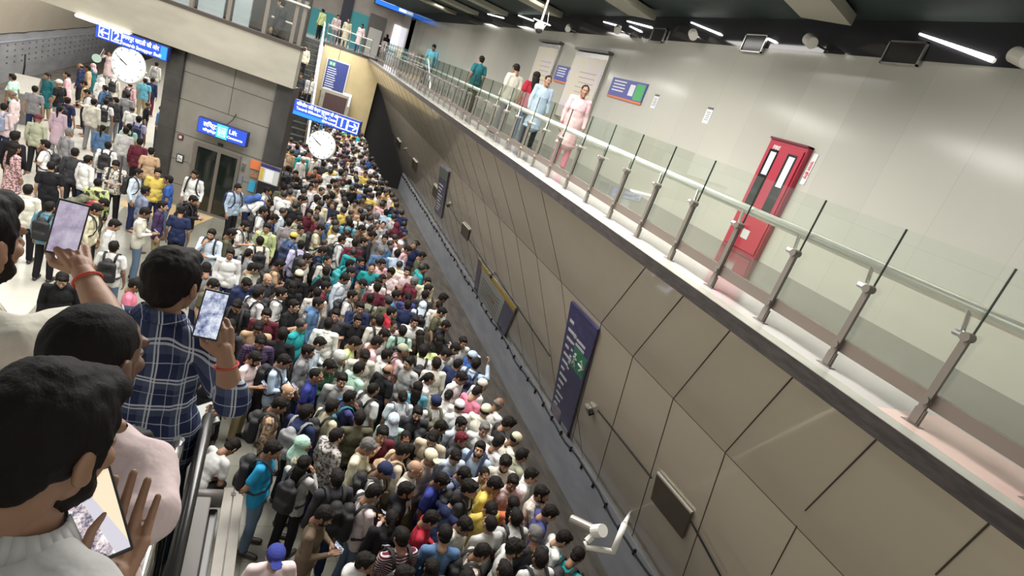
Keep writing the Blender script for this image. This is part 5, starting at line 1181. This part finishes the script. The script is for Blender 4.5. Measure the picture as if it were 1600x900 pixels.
# ------------------------------------------------------------ the crowd
PEOPLE = """427 703 RF X t turquoise jeans short b
475 720 BR H s lightgrey black long b hatcol=black
477 697 R S s sage/floral black scarf - hatcol=mint
476 640 BR S h navy black short b bag=grey
525 682 RB S h lightgrey/floral navy short g2
580 697 RF P s cream khaki short - grey
541 753 B S j charcoal navy short b
571 766 R P s palepink/plaid jeans short b
611 734 RF D t lightgrey khaki cap b hatcol=navy
507 806 RF P s brown khaki short d
430 872 F S t palepink grey cap - hatcol=royal
571 880 RF S h lightgrey black short g
579 664 B S t olive navy short -
613 682 F H t maroon jeans short m
634 686 F S k black black ponytail -
631 662 B S k mint grey scarf - hatcol=paleblue
660 656 F S j charcoal black short md
687 630 B S t white jeans cap b hatcol=navy bag=olive
705 618 BR S k white grey bun -
712 572 BR S t navy jeans shaved -
674 587 R S s white/check jeans ponytail -
729 590 FR D s white grey short -
741 565 BR U s lightblue navy short b bag=navy
757 560 R S s blue navy cap - hatcol=lightblue
743 601 R S s white grey skullcap - hatcol=offwhite
749 613 RB D t rose jeans shaved -
726 641 B S s white grey skullcap - hatcol=white
771 632 RB D s white grey balding - grey
773 656 RB S s offwhite grey skullcap - hatcol=cream
728 672 FR S s paleblue navy short m
745 668 F S s white grey short - grey
763 707 FL V s lightblue jeans short d b bag=navy
782 700 RB D s white/stripe grey short -
802 688 R D s offwhite grey skullcap - hatcol=cream
789 670 R D t charcoal black fluffy -
801 712 R S s sage navy short -
798 731 F S s offwhite black fluffy d
815 740 RF S s white navy short m
722 693 FR S j charcoal grey short - maroonhair
702 679 RF D s charcoal navy short b
673 690 FL D s beige khaki short d
678 707 FR S s beige khaki cap m hatcol=cream
633 708 R D s beige khaki short b bag=tan
668 737 RF S s offwhite khaki balding m grey
641 753 RF S j black black short d
693 753 RF D t royal jeans short -
709 728 F D s paleblue grey short m
729 740 FR D s greyblue jeans short b bag=navy
757 742 F S k white grey bun -
743 757 RF S j charcoal black fluffy b
779 753 RF D t yellow jeans short -
801 764 F S s palepink/check jeans short m
615 808 B S h black black ponytail -
629 842 B P t maroon/stripe jeans short b
694 807 RF P s red black short -
704 841 B D s denim navy short -
682 875 B S j darkbrown black long -
743 829 FR D s offwhite grey short -
728 783 RB G j navy black bun -
763 786 F D t yellow jeans short -
771 809 B S t lightgrey jeans shaved -
783 792 B S k orange grey long -
755 860 RF D s offwhite/check navy short b
790 880 B S s cream navy short b
802 816 B S h lightgrey black short b
819 828 B D t charcoal jeans short - grey
825 772 FR H s offwhite/check jeans short d
856 798 RF D s indigo navy short -
809 850 RF S t white grey fluffy d
834 842 B S s white navy short b
858 843 RF D s white grey short -
872 852 RB G t teal navy short b
859 886 B S j charcoal black short -
845 897 B S t white navy short -
712 893 B S s lightgrey/stripe navy short -
650 893 RF S s grey black short b
449 612 RF S j black black balding - 
446 636 R D s tan/floral grey short b
405 563 RF P t palepink khaki short d
431 563 RF P s lightblue grey short b
409 533 F D s navy/check black short g2
482 549 R S s grey navy short -
499 537 RF P s paleblue navy short -
496 586 RF S t royal navy shaved m
518 571 RF P j darkgreen black short -
535 593 F S s lightgrey grey short m
515 637 RB S t cream navy short b
548 621 RB H s indigo navy short b bag=darkteal
560 577 RB S s mint navy short -
582 609 BR S t white black shaved b
607 579 RB S t black black balding - 
601 549 R S s white navy short -
541 563 FR S h lightgrey/camo olive hood - hatcol=lightgrey
562 553 F D s offwhite grey short -
638 566 FL S t lightgrey grey short m
627 552 R S t pink grey cap b hatcol=sage
633 622 B S t paleblue grey bun b bag=grey
651 606 B S k tealblue grey long -
682 571 B S k offwhite grey short -
385 444 FR D h navy black short -
418 436 FR S t charcoal black balding - 
404 459 BR S s white navy short b
416 493 F S s maroon navy short -
440 459 R S s white jeans short b
412 517 F D t tan grey short g2
428 519 B S t black black short -
462 478 RF C t black black short -
457 448 B S j black black long -
496 457 B S s offwhite/check black short -
509 448 R S s maroon jeans short -
506 478 RF S h denim black short -
513 506 B S s white grey short -
529 493 F C t charcoal grey short -
551 497 F S t black black short -
562 483 F H s navy jeans short -
559 464 RF S t white jeans short b
520 441 R D k lilac royal long -
539 436 RF D s paleblue grey short -
559 441 R D t brown black cap - hatcol=black
588 468 B S t sage grey short b
559 540 RF D t lime jeans short -
594 466 B S t olive black cap - hatcol=charcoal
610 461 R S t denim jeans short -
626 455 RF D s cream grey balding -
602 453 B S t maroon black short -
595 436 FR S t white jeans short b
594 498 B S s offwhite grey short b
600 524 FR D s white grey short -
592 539 R D s pink jeans short -
612 514 F S k palepink grey bun -
612 488 R S t red jeans short -
638 515 B S t mint grey short b
648 505 F S s white jeans short -
632 475 B S t navy black short -
646 465 B S k indigo grey ponytail -
648 440 RB S s maroon grey short - grey
668 441 F S s cream grey short -
658 463 B S t charcoal black short -
665 473 B S k white grey scarf b hatcol=paleblue
674 457 R S t grey jeans short -
675 474 B S k offwhite grey ponytail -
685 464 RB D t brown navy fluffy -
688 487 RF D t olive black short -
696 509 RF P j black black short -
676 531 B S k black black long -
662 528 B D j darkbrown black long -
661 550 B S t white black fluffy b
681 545 B S k lime grey bun -
698 545 RF D s white grey short -
712 539 F S t white black short -
722 547 RF D s offwhite grey short -
334 366 F H s paleblue navy short bd
361 397 F S s white navy short -
358 366 R D s olive black short -
383 353 RF P t white navy short bd
417 357 F S s lime khaki short b bag=sage
406 377 B S k offwhite grey short b
388 396 BR S k grey grey ponytail -
412 331 R S t white black short b
433 343 R D s navy black short -
447 347 B S s black/stripe navy short -
467 344 FR D s sage grey short -
470 359 FR S s sage navy short -
459 370 BR S s denim black cap b hatcol=yellow bag=navy
470 383 B S s lilac navy short b
481 404 RF S t offwhite grey short -
501 358 R P t cream black short b
503 393 R D s navy black short b
512 408 FR S s offwhite black shaved b
511 426 B S t darkteal black short b bag=darkteal
437 414 R P t tan black short b
467 430 B S j black black cap - hatcol=cream
333 446 RF D t olive black short -
518 338 RF D s palepink grey shaved -
531 348 FL S s denim navy short -
546 350 B S t tealblue navy short b
500 330 F S s grey navy short -
484 334 F S s maroon black short -
463 322 RF D j darkgreen grey short -
537 376 R S s white black short b
547 413 R S t darkteal black short b bag=teal
552 379 B S s maroon navy short -
562 355 RF D s brown grey short -
573 361 F D s tan grey short -
569 378 RF S s charcoal black short -
584 368 R D s charcoal navy short -
601 373 F S s grey jeans short -
566 341 B S s white grey short b
589 338 B S s white grey short b grey
603 332 B S s lightblue navy short -
605 353 F S k mauve grey bun -
613 351 B S k maroon grey scarf - hatcol=maroon
623 382 FR S s white grey skullcap - hatcol=white
650 382 RF D t brown black short -
641 392 RF D s pink grey short -
619 396 B S t lightblue black short -
598 393 B S s denim navy short - grey
656 399 R D t olive black short -
566 411 FR S h navy black short m
580 419 F S t teal navy shaved m
597 413 FR S t pink jeans short m
609 427 FL H s palepink grey fluffy -
636 424 F S s palepink grey short m
550 427 RF S s lightgrey black cap - hatcol=black
664 419 RF D t charcoal black short -
587 441 F S s palepink jeans short -
443 293 B S t olive black short -
437 240 B S t white jeans short -
465 231 B S s denim navy short b
474 250 FR S s white grey skullcap - hatcol=white
482 238 RF S t orange grey short -
493 266 F S s orange grey short -
506 257 B S s charcoal grey short -
523 256 B S s grey navy short -
532 271 B S s lightblue navy short -
541 268 F S s white black short -
506 279 B S k white grey scarf - hatcol=white
512 293 B S s mint black cap - hatcol=black
497 288 F S t tan grey short -
486 292 F S s palepink grey short -
521 285 R S s white grey short -
450 264 B S s grey grey short b
462 272 F S j charcoal black short -
464 282 B P j black black short -
471 312 RF D j darkgreen grey short -
497 313 R S s white black short -
510 311 R S s lightblue black short -
522 307 B S s darkbrown black short -
535 308 F D s offwhite grey short -
540 321 B S s cream navy short -
555 318 F S s tan grey short -
568 311 F S t brown grey short -
572 300 B S s blue navy short b
590 305 RF S t white jeans short -
600 318 RF S t red jeans short -
556 272 F S s cream grey short -
571 272 F S t yellow grey short -
566 258 F S s white grey short -
578 250 B S t blue black short -
585 262 B S s white grey short -
546 285 B S s mint grey short -
556 293 F D s tan grey short -
19 121 LB S t mint navy short -
19 148 L D s palepink grey balding - grey
7 168 B S s palepink navy short b bag=greyblue
74 119 FL S k darkteal khaki short -
92 130 LB S t black grey cap - hatcol=offwhite
104 117 L S k pink rose bun -
125 104 L S j navy black balding -
137 107 L S s tan black short -
145 103 LB S k darkteal grey scarf - hatcol=pink
171 84 F U k palepink/check grey ponytail -
131 131 L D s tan black short -
136 145 L P s white navy short b
160 126 B S k white grey scarf - hatcol=white
164 138 LB S s denim navy short b
179 121 B S k offwhite grey scarf b hatcol=white
204 133 B S k pink grey balding b
227 127 B S t tealblue khaki short -
239 126 B S s navy maroon short -
226 115 B S s lightgrey grey skullcap - hatcol=white
245 101 B S s offwhite grey short b bag=grey
181 157 LB S s charcoal grey short -
166 160 B S t white olive short b
106 158 B S t navy jeans short b
94 171 B S k mauve grey ponytail -
60 186 B S s sage black cap - hatcol=maroon
217 187 B S t lilac grey short b bag=navy
202 199 B S t mint grey short b
161 201 B S s denim grey ponytail -
109 208 BR S s grey khaki short - grey
70 226 L H t white navy short b
25 232 BR S k pink/floral grey long -
24 214 B S j black black fluffy -
80 260 B S t black black shaved -
136 249 BR S s white navy short -
169 228 B S s white navy short b
181 258 F P s offwhite/floral black short b
153 286 B S j lime/camo olive shaved -
219 222 B S s maroon black short -
236 237 B S t tan olive short -
217 271 R S s paleblue navy short b
44 297 B S s offwhite black short -
247 271 F S t yellow navy short -
262 281 L S t blue jeans short -
228 299 BR S s greyblue grey short - 
78 324 B S s tealblue/check black short b
151 328 R D s cream black short b
161 318 R B s red olive short b bag=olive
179 352 R D s white black short -
178 386 B S t white jeans short b
227 333 R P s offwhite jeans short -
255 322 R S s purple khaki short -
304 273 F S s white black short b
302 313 RF P j black grey short b
372 295 FR S s lightblue black short bd bag=navy
410 297 R S t white black short b bag=sage
431 319 RF B s white navy short b bag=blue
97 437 F D h black black short -
212 446 R D t rose black short -
197 205 B S s lightgrey grey short -
55 140 B S t grey navy short -
147 160 B S s offwhite grey short -
200 150 B S s grey navy short -
120 240 B S s charcoal black short -
283 330 B D t navy black short -
322 420 B D s grey navy short -
395 420 R D s sage navy short -
370 478 F D t black black short b
362 510 B S s charcoal black short b
352 560 F D s orange black short -
330 575 B D t black black short -"""
def parse(line):
    q = line.split(); d = dict(u=float(q[0]), v=float(q[1]), face=q[2], pk=q[3], sl=q[4]); c = q[5].split('/'); d['col'] = c[0]; d['pat'] = c[1] if len(c) > 1 else ''
    d['bottom'] = q[6]; d['hair'] = q[7]; d['ex'] = ''; d['hatcol'] = None; d['bagcol'] = 'black'; d['grey'] = d['hair'] == 'grey'
    for w_ in q[8:]:
        if w_.startswith('hatcol='): d['hatcol'] = w_[7:]
        elif w_.startswith('bag='): d['bagcol'] = w_[4:]; d['ex'] += 'b' if 'b' not in d['ex'] else ''
        elif w_ == 'grey': d['grey'] = True
        elif w_ == 'maroonhair': d['mhair'] = True
        elif w_ == 'g2' or w_ == '-': pass
        else: d['ex'] += w_
    if d['hair'] == 'grey': d['hair'] = 'short'
    return d
L_ = [parse(l) for l in PEOPLE.strip().split('\n') if l.strip() and not l.startswith('#')]
for i, d in enumerate(L_):
    d['i'] = i; r_ = random.Random(i * 13 + 5)
    fem = d['hair'] in ('long', 'bun', 'ponytail', 'scarf'); d['scale'] = r_.uniform(.93, .97) if fem else r_.uniform(.97, 1.035)
    F = FACE[d['face']] + r_.uniform(-14, 14); d['F'] = F
    P = pose(d['pk']); h = P['head']; hl = Matrix.Rotation(rad(F), 3, 'Z') @ (h * d['scale'])
    p = on(d['u'], d['v'], 2, hl.z); d['x'] = p.x - hl.x; d['y'] = p.y - hl.y; d['x0'], d['y0'] = d['x'], d['y']
for it in range(60):
    for a in range(len(L_)):
        A_ = L_[a]
        for b in range(a + 1, len(L_)):
            B_ = L_[b]; dx, dy = B_['x'] - A_['x'], B_['y'] - A_['y']
            if abs(dx) > .45 or abs(dy) > .45: continue
            dd = math.hypot(dx, dy) or .001
            if dd < .43:
                k = (.43 - dd) / dd * .25; A_['x'] -= dx * k; A_['y'] -= dy * k; B_['x'] += dx * k; B_['y'] += dy * k
    for d in L_:
        d['x'] += (d['x0'] - d['x']) * .04; d['y'] += (d['y0'] - d['y']) * .04
        if d['x'] > -3.4: d['x'] = min(d['x'], EDGE - .17)
        else: d['x'] = max(d['x'], LEDGE + .25)
        # clear of the lift block
        q = V3((d['x'], d['y'], 0)) - P0; s_, n_ = q.dot(E_), q.dot(NN)
        if sL - .3 < s_ < sC + .3 and -.42 < n_ < 1.0: d['x'] -= NN.x * (n_ + .42) * .5; d['y'] -= NN.y * (n_ + .42) * .5
def gtext(d):
    g = GAR[d['sl']]; pt = {'plaid': 'plaid ', 'check': 'checked ', 'stripe': 'striped ', 'floral': 'patterned ', 'camo': 'camouflage '}.get(d['pat'], '')
    return cname(d['col']) + ' ' + pt + g
def etext(d):
    e = []
    if d['hair'] == 'cap': e.append(cname(d['hatcol']) + ' cap')
    elif d['hair'] == 'skullcap': e.append(cname(d['hatcol']) + ' skullcap')
    elif d['hair'] == 'scarf': e.append(cname(d['hatcol']) + ' headscarf')
    elif d['hair'] == 'hood': e.append(cname(d['hatcol']) + ' hood')
    elif d['hair'] == 'long': e.append('long black hair')
    elif d['hair'] == 'bun': e.append('hair in a bun')
    elif d['hair'] == 'ponytail': e.append('a ponytail')
    elif d['hair'] == 'balding': e.append('a balding head')
    elif d['hair'] == 'shaved': e.append('cropped hair')
    elif d['hair'] == 'fluffy': e.append('tousled hair')
    elif d['grey']: e.append('grey hair')
    if 'b' in d['ex']: e.append(cname(d['bagcol']) + ' backpack')
    if 'd' in d['ex']: e.append('beard')
    if 'g' in d['ex']: e.append('sunglasses')
    elif 'm' in d['ex']: e.append('moustache')
    return e
def ptext(d):
    a = {'P': 'looking at both hands', 'C': 'arms crossed', 'H': 'hand at the face', 'X': 'hands behind the back', 'U': 'arm raised', 'G': 'arms stretched forward', 'D': 'head bowed', 'B': 'bending forward', 'V': 'looking up'}.get(d['pk'])
    if a: return a
    f = d['face']
    if f in ('F', 'FR', 'FL', 'RF', 'LF'): return 'facing the camera'
    if f in ('B', 'BR', 'RB', 'BL', 'LB'): return 'seen from behind'
    return 'turned to the tracks' if f == 'R' else 'turned from the lift'
def zone(d):
    u, v = d['u'], d['v']
    if d['x'] < -3.0 or (u < 265 and v < 400):
        return 'by the far left track' if d['x'] < -6.3 and v < 160 else ('near the hanging left clock' if v < 175 else ('on the left platform floor' if v < 290 else 'near the raised phone on the left'))
    if 280 < u < 440 and v < 345: return 'by the lift'
    if v > 780: return 'at the near end of the crowd'
    if d['x'] > 3.45: return 'at the track edge'
    if v < 300: return 'under the platform 1 clock'
    if u < 420: return 'between the lift and the stairs'
    if v < 400: return 'in the far packed crowd'
    if v < 520: return 'in the middle of the crowd'
    if d['x'] < 1.6: return 'near the bench and stairs'
    return 'in the nearer packed crowd'
used = {}
def nb(d, k=0, ban=()):
    o_ = sorted((e for e in L_ if e is not d and gtext(e) not in ban), key=lambda e: (e['u'] - d['u']) ** 2 + (e['v'] - d['v']) ** 2)
    return o_[k]
def words_(s): return len(s.split())
def build_label(d, st_):
    g = 'person in a ' + gtext(d) if gtext(d)[0] not in 'aeiou' else 'person in an ' + gtext(d)
    e = etext(d); p = ptext(d); z = zone(d); n1 = nb(d); n2 = nb(d, 1, (gtext(n1),)); n3 = nb(d, 2, (gtext(n1), gtext(n2)))
    w1 = g + (' with ' + ' and '.join(e[:2]) if e else ' ' + p)
    a1 = ' beside the ' + gtext(n1); a2 = ' between the ' + gtext(n1) + ' and the ' + gtext(n2)
    opts = [w1 + ', ' + z, w1 + ' ' + p + ', ' + z if e else w1 + ', ' + z, w1 + ', ' + p + a1, w1 + a1 + ', ' + z, g + ', ' + p + a2, w1 + a2, g + ' between the ' + gtext(n1) + ' and the ' + gtext(n3) + ', ' + z.split(' in ')[-1], g + ' between the ' + gtext(n2) + ' and the ' + gtext(n3)]
    s_ = opts[min(st_, len(opts) - 1)]
    return s_ if words_(s_) <= 16 else None
todo = list(L_)
for st_ in range(9):
    cand = {}
    for d in todo:
        s_ = build_label(d, st_)
        if s_: cand.setdefault(s_, []).append(d)
    nxt = []
    for d in todo:
        s_ = build_label(d, st_)
        if s_ and len(cand[s_]) == 1 and s_ not in used: used[s_] = d; d['label'] = s_
        else: nxt.append(d)
    todo = nxt
ORD = ['left one', 'right one', 'upper one', 'lower one']
for d in todo: d['label'] = build_label(d, 0) or ('person in a ' + gtext(d) + ', ' + zone(d))
for d in L_:
    left = d['x'] < -3.0
    hc = (.012, .010, .009)
    if d['grey']: hc = (.13, .125, .12)
    if d.get('mhair'): hc = (.10, .015, .02)
    person(d['x'], d['y'], 0, d['F'], d['pk'], d['sl'], d['col'], d['pat'], d['bottom'], d['hair'], d['ex'], d['scale'], small=d['v'] < 300 and d['y'] > 15, haircol=hc, hatcol=d['hatcol'], bagcol=d['bagcol'], label=d['label'],
           group='people waiting on the left platform' if left else 'people packed on the right platform', i=d['i'])
# the person crouching by the bench
Q = dict(pose('Q')); Q['kn'] = [V3((.17, .34, .93)), V3((-.17, .34, .90))]; Q['an'] = [V3((.15, .08, .56)), V3((-.15, .04, .56))]
pf = on(342, 800, 2, 0.02); fz = rad(-55)
bo = body_mesh(Q); o = bpy.data.objects.new('person', bo); C.objects.link(o); o.location = (pf.x - .42, pf.y - .02, -.47); o.rotation_euler = (0, 0, fz); o.color = (*SKINS[2], 1)
tag(o, 'person in a pale grey T-shirt squatting on the floor between the stairs and the bench', 'person', 'people packed on the right platform')
sm_ = shirt_mesh(Q, 't', seed=4); sm_.materials.append(M_cloth); add_part('tee_shirt', sm_, o, COL['lightgrey']); tr = trousers_mesh(Q); tr.materials.append(M_cloth); add_part('trousers', tr, o, COL['black'])
sh_ = shoes_mesh(Q); sh_.materials.append(M_shoe); add_part('shoes', sh_, o); add_part('hair', hair_mesh('short'), o, (.012, .01, .009), M_hair, head_T(Q['head'], Q['pitch'], 0, 0))
# people in the corridor and on the far upper level
for k, (u, v, xw, f_, pk, sl, c_, pt, bt, hr, ex, lab, hcol) in enumerate((
        (681, 63, 5.2, 150, 'D', 's', 'tealblue', '', 'navy', 'short', '', 'person in a teal blue shirt looking down, farthest in the upper corridor', None),
        (751, 97, 5.2, 10, 'S', 't', 'darkteal', '', 'olive', 'short', '', 'person in a dark green T-shirt seen from behind in the upper corridor', None),
        (808, 102, 5.0, 15, 'D', 's', 'offwhite', '', 'grey', 'short', '', 'person in a white shirt seen from behind, above the corridor railing', None),
        (834, 130, 5.1, 0, 'S', 't', 'red', '', 'jeans', 'long', '', 'person with long black hair and a red top in the corridor', None),
        (849, 147, 5.25, 175, 'S', 'k', 'lightblue', '', 'black', 'bun', '', 'person in a light blue kurta facing the railing in the upper corridor', None),
        (907, 161, 5.2, 165, 'S', 'k', 'pink', '', 'rose', 'bun', '', 'person in a pink kurta standing nearest in the upper corridor', None))):
    h = pose(pk)['head']; hl = Matrix.Rotation(rad(f_), 3, 'Z') @ h; r_ = ray(u, v); t_ = (xw - CAMP.x) / r_.x; p = CAMP + r_ * t_
    person(p.x - hl.x, p.y - hl.y, UF, f_, pk, sl, c_, pt, bt, hr, ex, 1.03 if hr == 'short' else 1.0, label=lab, group='people in the upper corridor', hatcol=hcol, i=k + 3)
for k, (u, v, f_, sl, c_, bt, hr, lab) in enumerate(((508, 6, 40, 's', 'lime', 'black', 'short', 'person in a yellow-green shirt at the top of the far escalator'), (529, 22, 190, 's', 'palepink', 'grey', 'short', 'person in a pale pink shirt behind the far guard rail'),
        (546, 28, 170, 'k', 'cream', 'cream', 'bun', 'person in a cream kurta behind the far guard rail'), (568, 34, 150, 'k', 'palepink', 'indigo', 'short', 'person in pink and dark blue at the far guard rail end'), (608, 47, 20, 's', 'black', 'black', 'long', 'person with long dark hair before the glowing white screen'))):
    yy_ = Y0 + (1.2 if k == 0 else 1.4 + .8 * k if k < 4 else 9.0); p = on(u, v, 1, yy_)
    person(p.x, p.y, UF, f_, 'S', sl, c_, '', bt, hr, '', 1.0, small=True, label=lab, group='people on the far upper level', i=k)
def on_escalator(u, v, lab, c_, k, f_=170, sl='s'):
    lo, hi = yA, Y0
    for _ in range(40):
        m_ = (lo + hi) / 2; z_ = (m_ - yA) * UF / (Y0 - yA); p = on(u, v, 1, m_)
        if p.z - 1.6 > z_: lo = m_
        else: hi = m_
    p = on(u, v, 1, lo); n_ = int((lo - yA) / (Y0 - yA) * n) ; z_ = UF * (n_ + 1) / n
    person(min(max(p.x, ex0 + .3), ex1 - .2), lo, z_, f_, 'S', sl, c_, '', 'black', 'short', '', .98, small=True, label=lab, group='people on the far escalator', i=k)
n = 22
on_escalator(477, 80, 'person in a cream shirt riding the upper part of the far escalator', 'cream', 1)
on_escalator(489, 122, 'person in a pale shirt lower on the far escalator', 'lightgrey', 2, 200); on_escalator(470, 122, 'person in dark clothes low on the far escalator', 'charcoal', 5)
p = LT() @ V3((fs1 - 1.1, .6, 0)); person(p.x, p.y, BZ + .45, 60, 'S', 's', 'charcoal', '', 'black', 'short', '', 1.0, small=True, label='person in dark trousers standing on the footbridge behind the glass', i=4)
# pale green round disc held up at the far left
dd_ = [d for d in L_ if d['u'] == 171][0]
Hd = Matrix.Translation((dd_['x'], dd_['y'], 0)) @ Matrix.Rotation(rad(dd_['F']), 4, 'Z') @ (pose('U')['wr'][0] * dd_['scale'] + V3((0, .03, .22)))
c_ = on(151, 91, 1, dd_['y'] - .35)
t = empty('round_fan', c_, 'pale mint green round fan held up near the left clock', 'fan'); bm = bmesh.new(); bmesh.ops.create_cone(bm, cap_ends=True, segments=28, radius1=.20, radius2=.20, depth=.02, matrix=Matrix.Rotation(PI / 2, 4, 'X')); obj('disc', bm, t, mat('mint_disc', (.45, .62, .55), .4)); obj('handle', tb([(0, 0, -.18), V3(Hd) - c_], .012, 6), t, M_white)
# camera in the teal person's hands
dd_ = [d for d in L_ if d['u'] == 872][0]; Pp = pose('G'); Mw = Matrix.Translation((dd_['x'], dd_['y'], 0)) @ Matrix.Rotation(rad(dd_['F']), 4, 'Z') @ Matrix.Scale(dd_['scale'], 4)
c_ = Mw @ ((Pp['wr'][0] + Pp['wr'][1]) / 2 + Matrix.Rotation(-.35, 3, 'X') @ V3((0, .11, .02)))
t = empty('hand_camera', c_, 'black camera held out over the track edge by the teal T-shirt person', 'camera', None, rad(dd_['F'])); obj('camera_body', bxm(-.07, .07, -.03, .03, -.045, .045, None, .008), t, M_black); obj('lens', tb([(0, .03, 0), (0, .09, 0)], .032, 14), t, M_black)
# phones and papers in hands across the crowd
CM = dict(wh=M_print_white)
for d in L_:
    if d['pk'] == 'P' and d['u'] not in (153,):
        Mw = Matrix.Translation((d['x'], d['y'], 0)) @ Matrix.Rotation(rad(d['F']), 4, 'Z') @ Matrix.Scale(d['scale'], 4)
        c_ = Mw @ V3((-.005, .315, 1.215)); t = empty('smartphone', c_, 'smartphone held by the ' + d['label'].split(', ')[0][:200], 'phone', 'smartphones in the crowd')
        t['label'] = ' '.join(('smartphone held by the ' + gtext(d) + ' person ' + zone(d)).split()[:16]) if not any(e is not d and e['pk'] == 'P' and gtext(e) == gtext(d) and zone(e) == zone(d) for e in L_) else ' '.join(('smartphone of the ' + gtext(d) + ' person beside the ' + gtext(nb(d))).split()[:16])
        t.rotation_euler = (rad(-38), 0, rad(d['F'])); obj('phone_body', bxm(-.036, .036, -.075, .075, -.005, .003, None, .002), t, M_black); obj('screen', bxm(-.032, .032, -.069, .069, .003, .004), t, SC1)
# ------------------------------------------------------------ the uncountable rest of the crowd
def lowres():
    P = pose('S'); vs = []
    bm = bmesh.new(); ell(bm, (0, .045, 1.57), (.078, .092, .115), seg=8); tc(bm, (0, 0, 1.42), (0, .02, 1.52), .055, .05, 6)
    for i in (0, 1): tc(bm, P['el'][i].lerp(P['wr'][i], .5), P['wr'][i] + V3((0, 0, -.06)), .036, .026, 6)
    sk = me_of(bm, 'a'); bm = bmesh.new(); ell(bm, (0, 0, 1.25), (.172, .12, .20), seg=9); ell(bm, (0, 0, 1.03), (.165, .12, .18), seg=9); tc(bm, P['sh'][0], P['sh'][1], .066, .066, 7)
    for i in (0, 1): tc(bm, P['sh'][i], P['el'][i].lerp(P['wr'][i], .2), .062, .052, 7)
    sh = me_of(bm, 'b'); bm = bmesh.new()
    for s in (-1, 1): tc(bm, (s * .088, 0, .90), (s * .10, 0, .08), .09, .06, 7)
    tr = me_of(bm, 'c'); bm = bmesh.new(); ell(bm, (0, .02, 1.605), (.09, .105, .095), seg=9); ha = me_of(bm, 'd'); return sk, sh, tr, ha
sk, sh, tr, ha = lowres()
pal = ['white', 'offwhite', 'white', 'lightgrey', 'cream', 'black', 'navy', 'maroon', 'pink', 'denim', 'grey', 'paleblue', 'black', 'tan', 'yellow', 'teal', 'palepink', 'white']
cols = sorted(set(pal)); cm = {c_: mat('crowd_cloth_' + c_, COL[c_], .9, 0, .2) for c_ in cols}
M_cs = mat('crowd_skin', (.30, .17, .11), .6); M_ch = mat('crowd_hair', (.014, .012, .011), .6); M_ct = mat('crowd_trousers', (.03, .035, .05), .9)
def crowd(name, label, spots, seed):
    r_ = random.Random(seed); bm = bmesh.new(); ms = [M_cs, M_ch, M_ct] + [cm[c_] for c_ in cols]
    for (x, y) in spots:
        T_ = Matrix.Translation((x, y, 0)) @ Matrix.Rotation(r_.uniform(-2.2, .9) if r_.random() < .7 else r_.uniform(0, 6.28), 4, 'Z') @ Matrix.Scale(r_.uniform(.93, 1.05), 4)
        for me, mi in ((sk, 0), (ha, 1), (tr, 2), (sh, 3 + cols.index(r_.choice(pal)))):
            n0 = len(bm.verts); f0 = len(bm.faces); bm.from_mesh(me); bm.verts.ensure_lookup_table(); bm.faces.ensure_lookup_table()
            for v in bm.verts[n0:]: v.co = T_ @ v.co
            for f in bm.faces[f0:]: f.material_index = mi; f.smooth = True
    me = bpy.data.meshes.new(name); bm.to_mesh(me); bm.free()
    for m_ in ms: me.materials.append(m_)
    o = obj(name, me); o['kind'] = 'stuff'; tag(o, label, 'crowd'); return o
taken = [(d['x'], d['y']) for d in L_]
def fill(x0, x1, y0, y1, dmin, tries, seed, ok=lambda x, y: True):
    r_ = random.Random(seed); out = []
    for _ in range(tries):
        x, y = r_.uniform(x0, x1), r_.uniform(y0, y1)
        if not ok(x, y): continue
        q = V3((x, y, 0)) - P0; s_, n_ = q.dot(E_), q.dot(NN)
        if sL - .3 < s_ < sC + .3 and -.4 < n_ < 5: continue
        if x < ex1 + .35 and y > yA - 1.2: continue
        if x > xl - .2 and y > Y0 - 1.6: continue
        if all((x - a) ** 2 + (y - b) ** 2 > dmin * dmin for a, b in taken + out): out.append((x, y))
    taken.extend(out); return out
sp = fill(.5, EDGE - .18, 15.0, 36.5, .40, 12000, 5)
crowd('far_crowd', 'dense far crowd filling the right platform beyond the clock', sp, 1)
sp = fill(-8.0, -3.2, 24, 40, .75, 900, 6, lambda x, y: pix((x, y, 1.5))[0] > 205 or y > 31)
crowd('far_left_crowd', 'loose far crowd on the left platform under the bridge', sp, 2)
sp = fill(.95, EDGE - .18, 5.2, 15.0, .46, 2600, 8, lambda x, y: pix((x, y, 1.6))[0] > 445 and pix((x, y, 1.6))[1] > 200)
crowd('gap_crowd', 'people glimpsed in the gaps of the nearer packed crowd', sp, 3)
print('STUFF', len(taken) - len(L_), 'PEOPLE', len(L_))
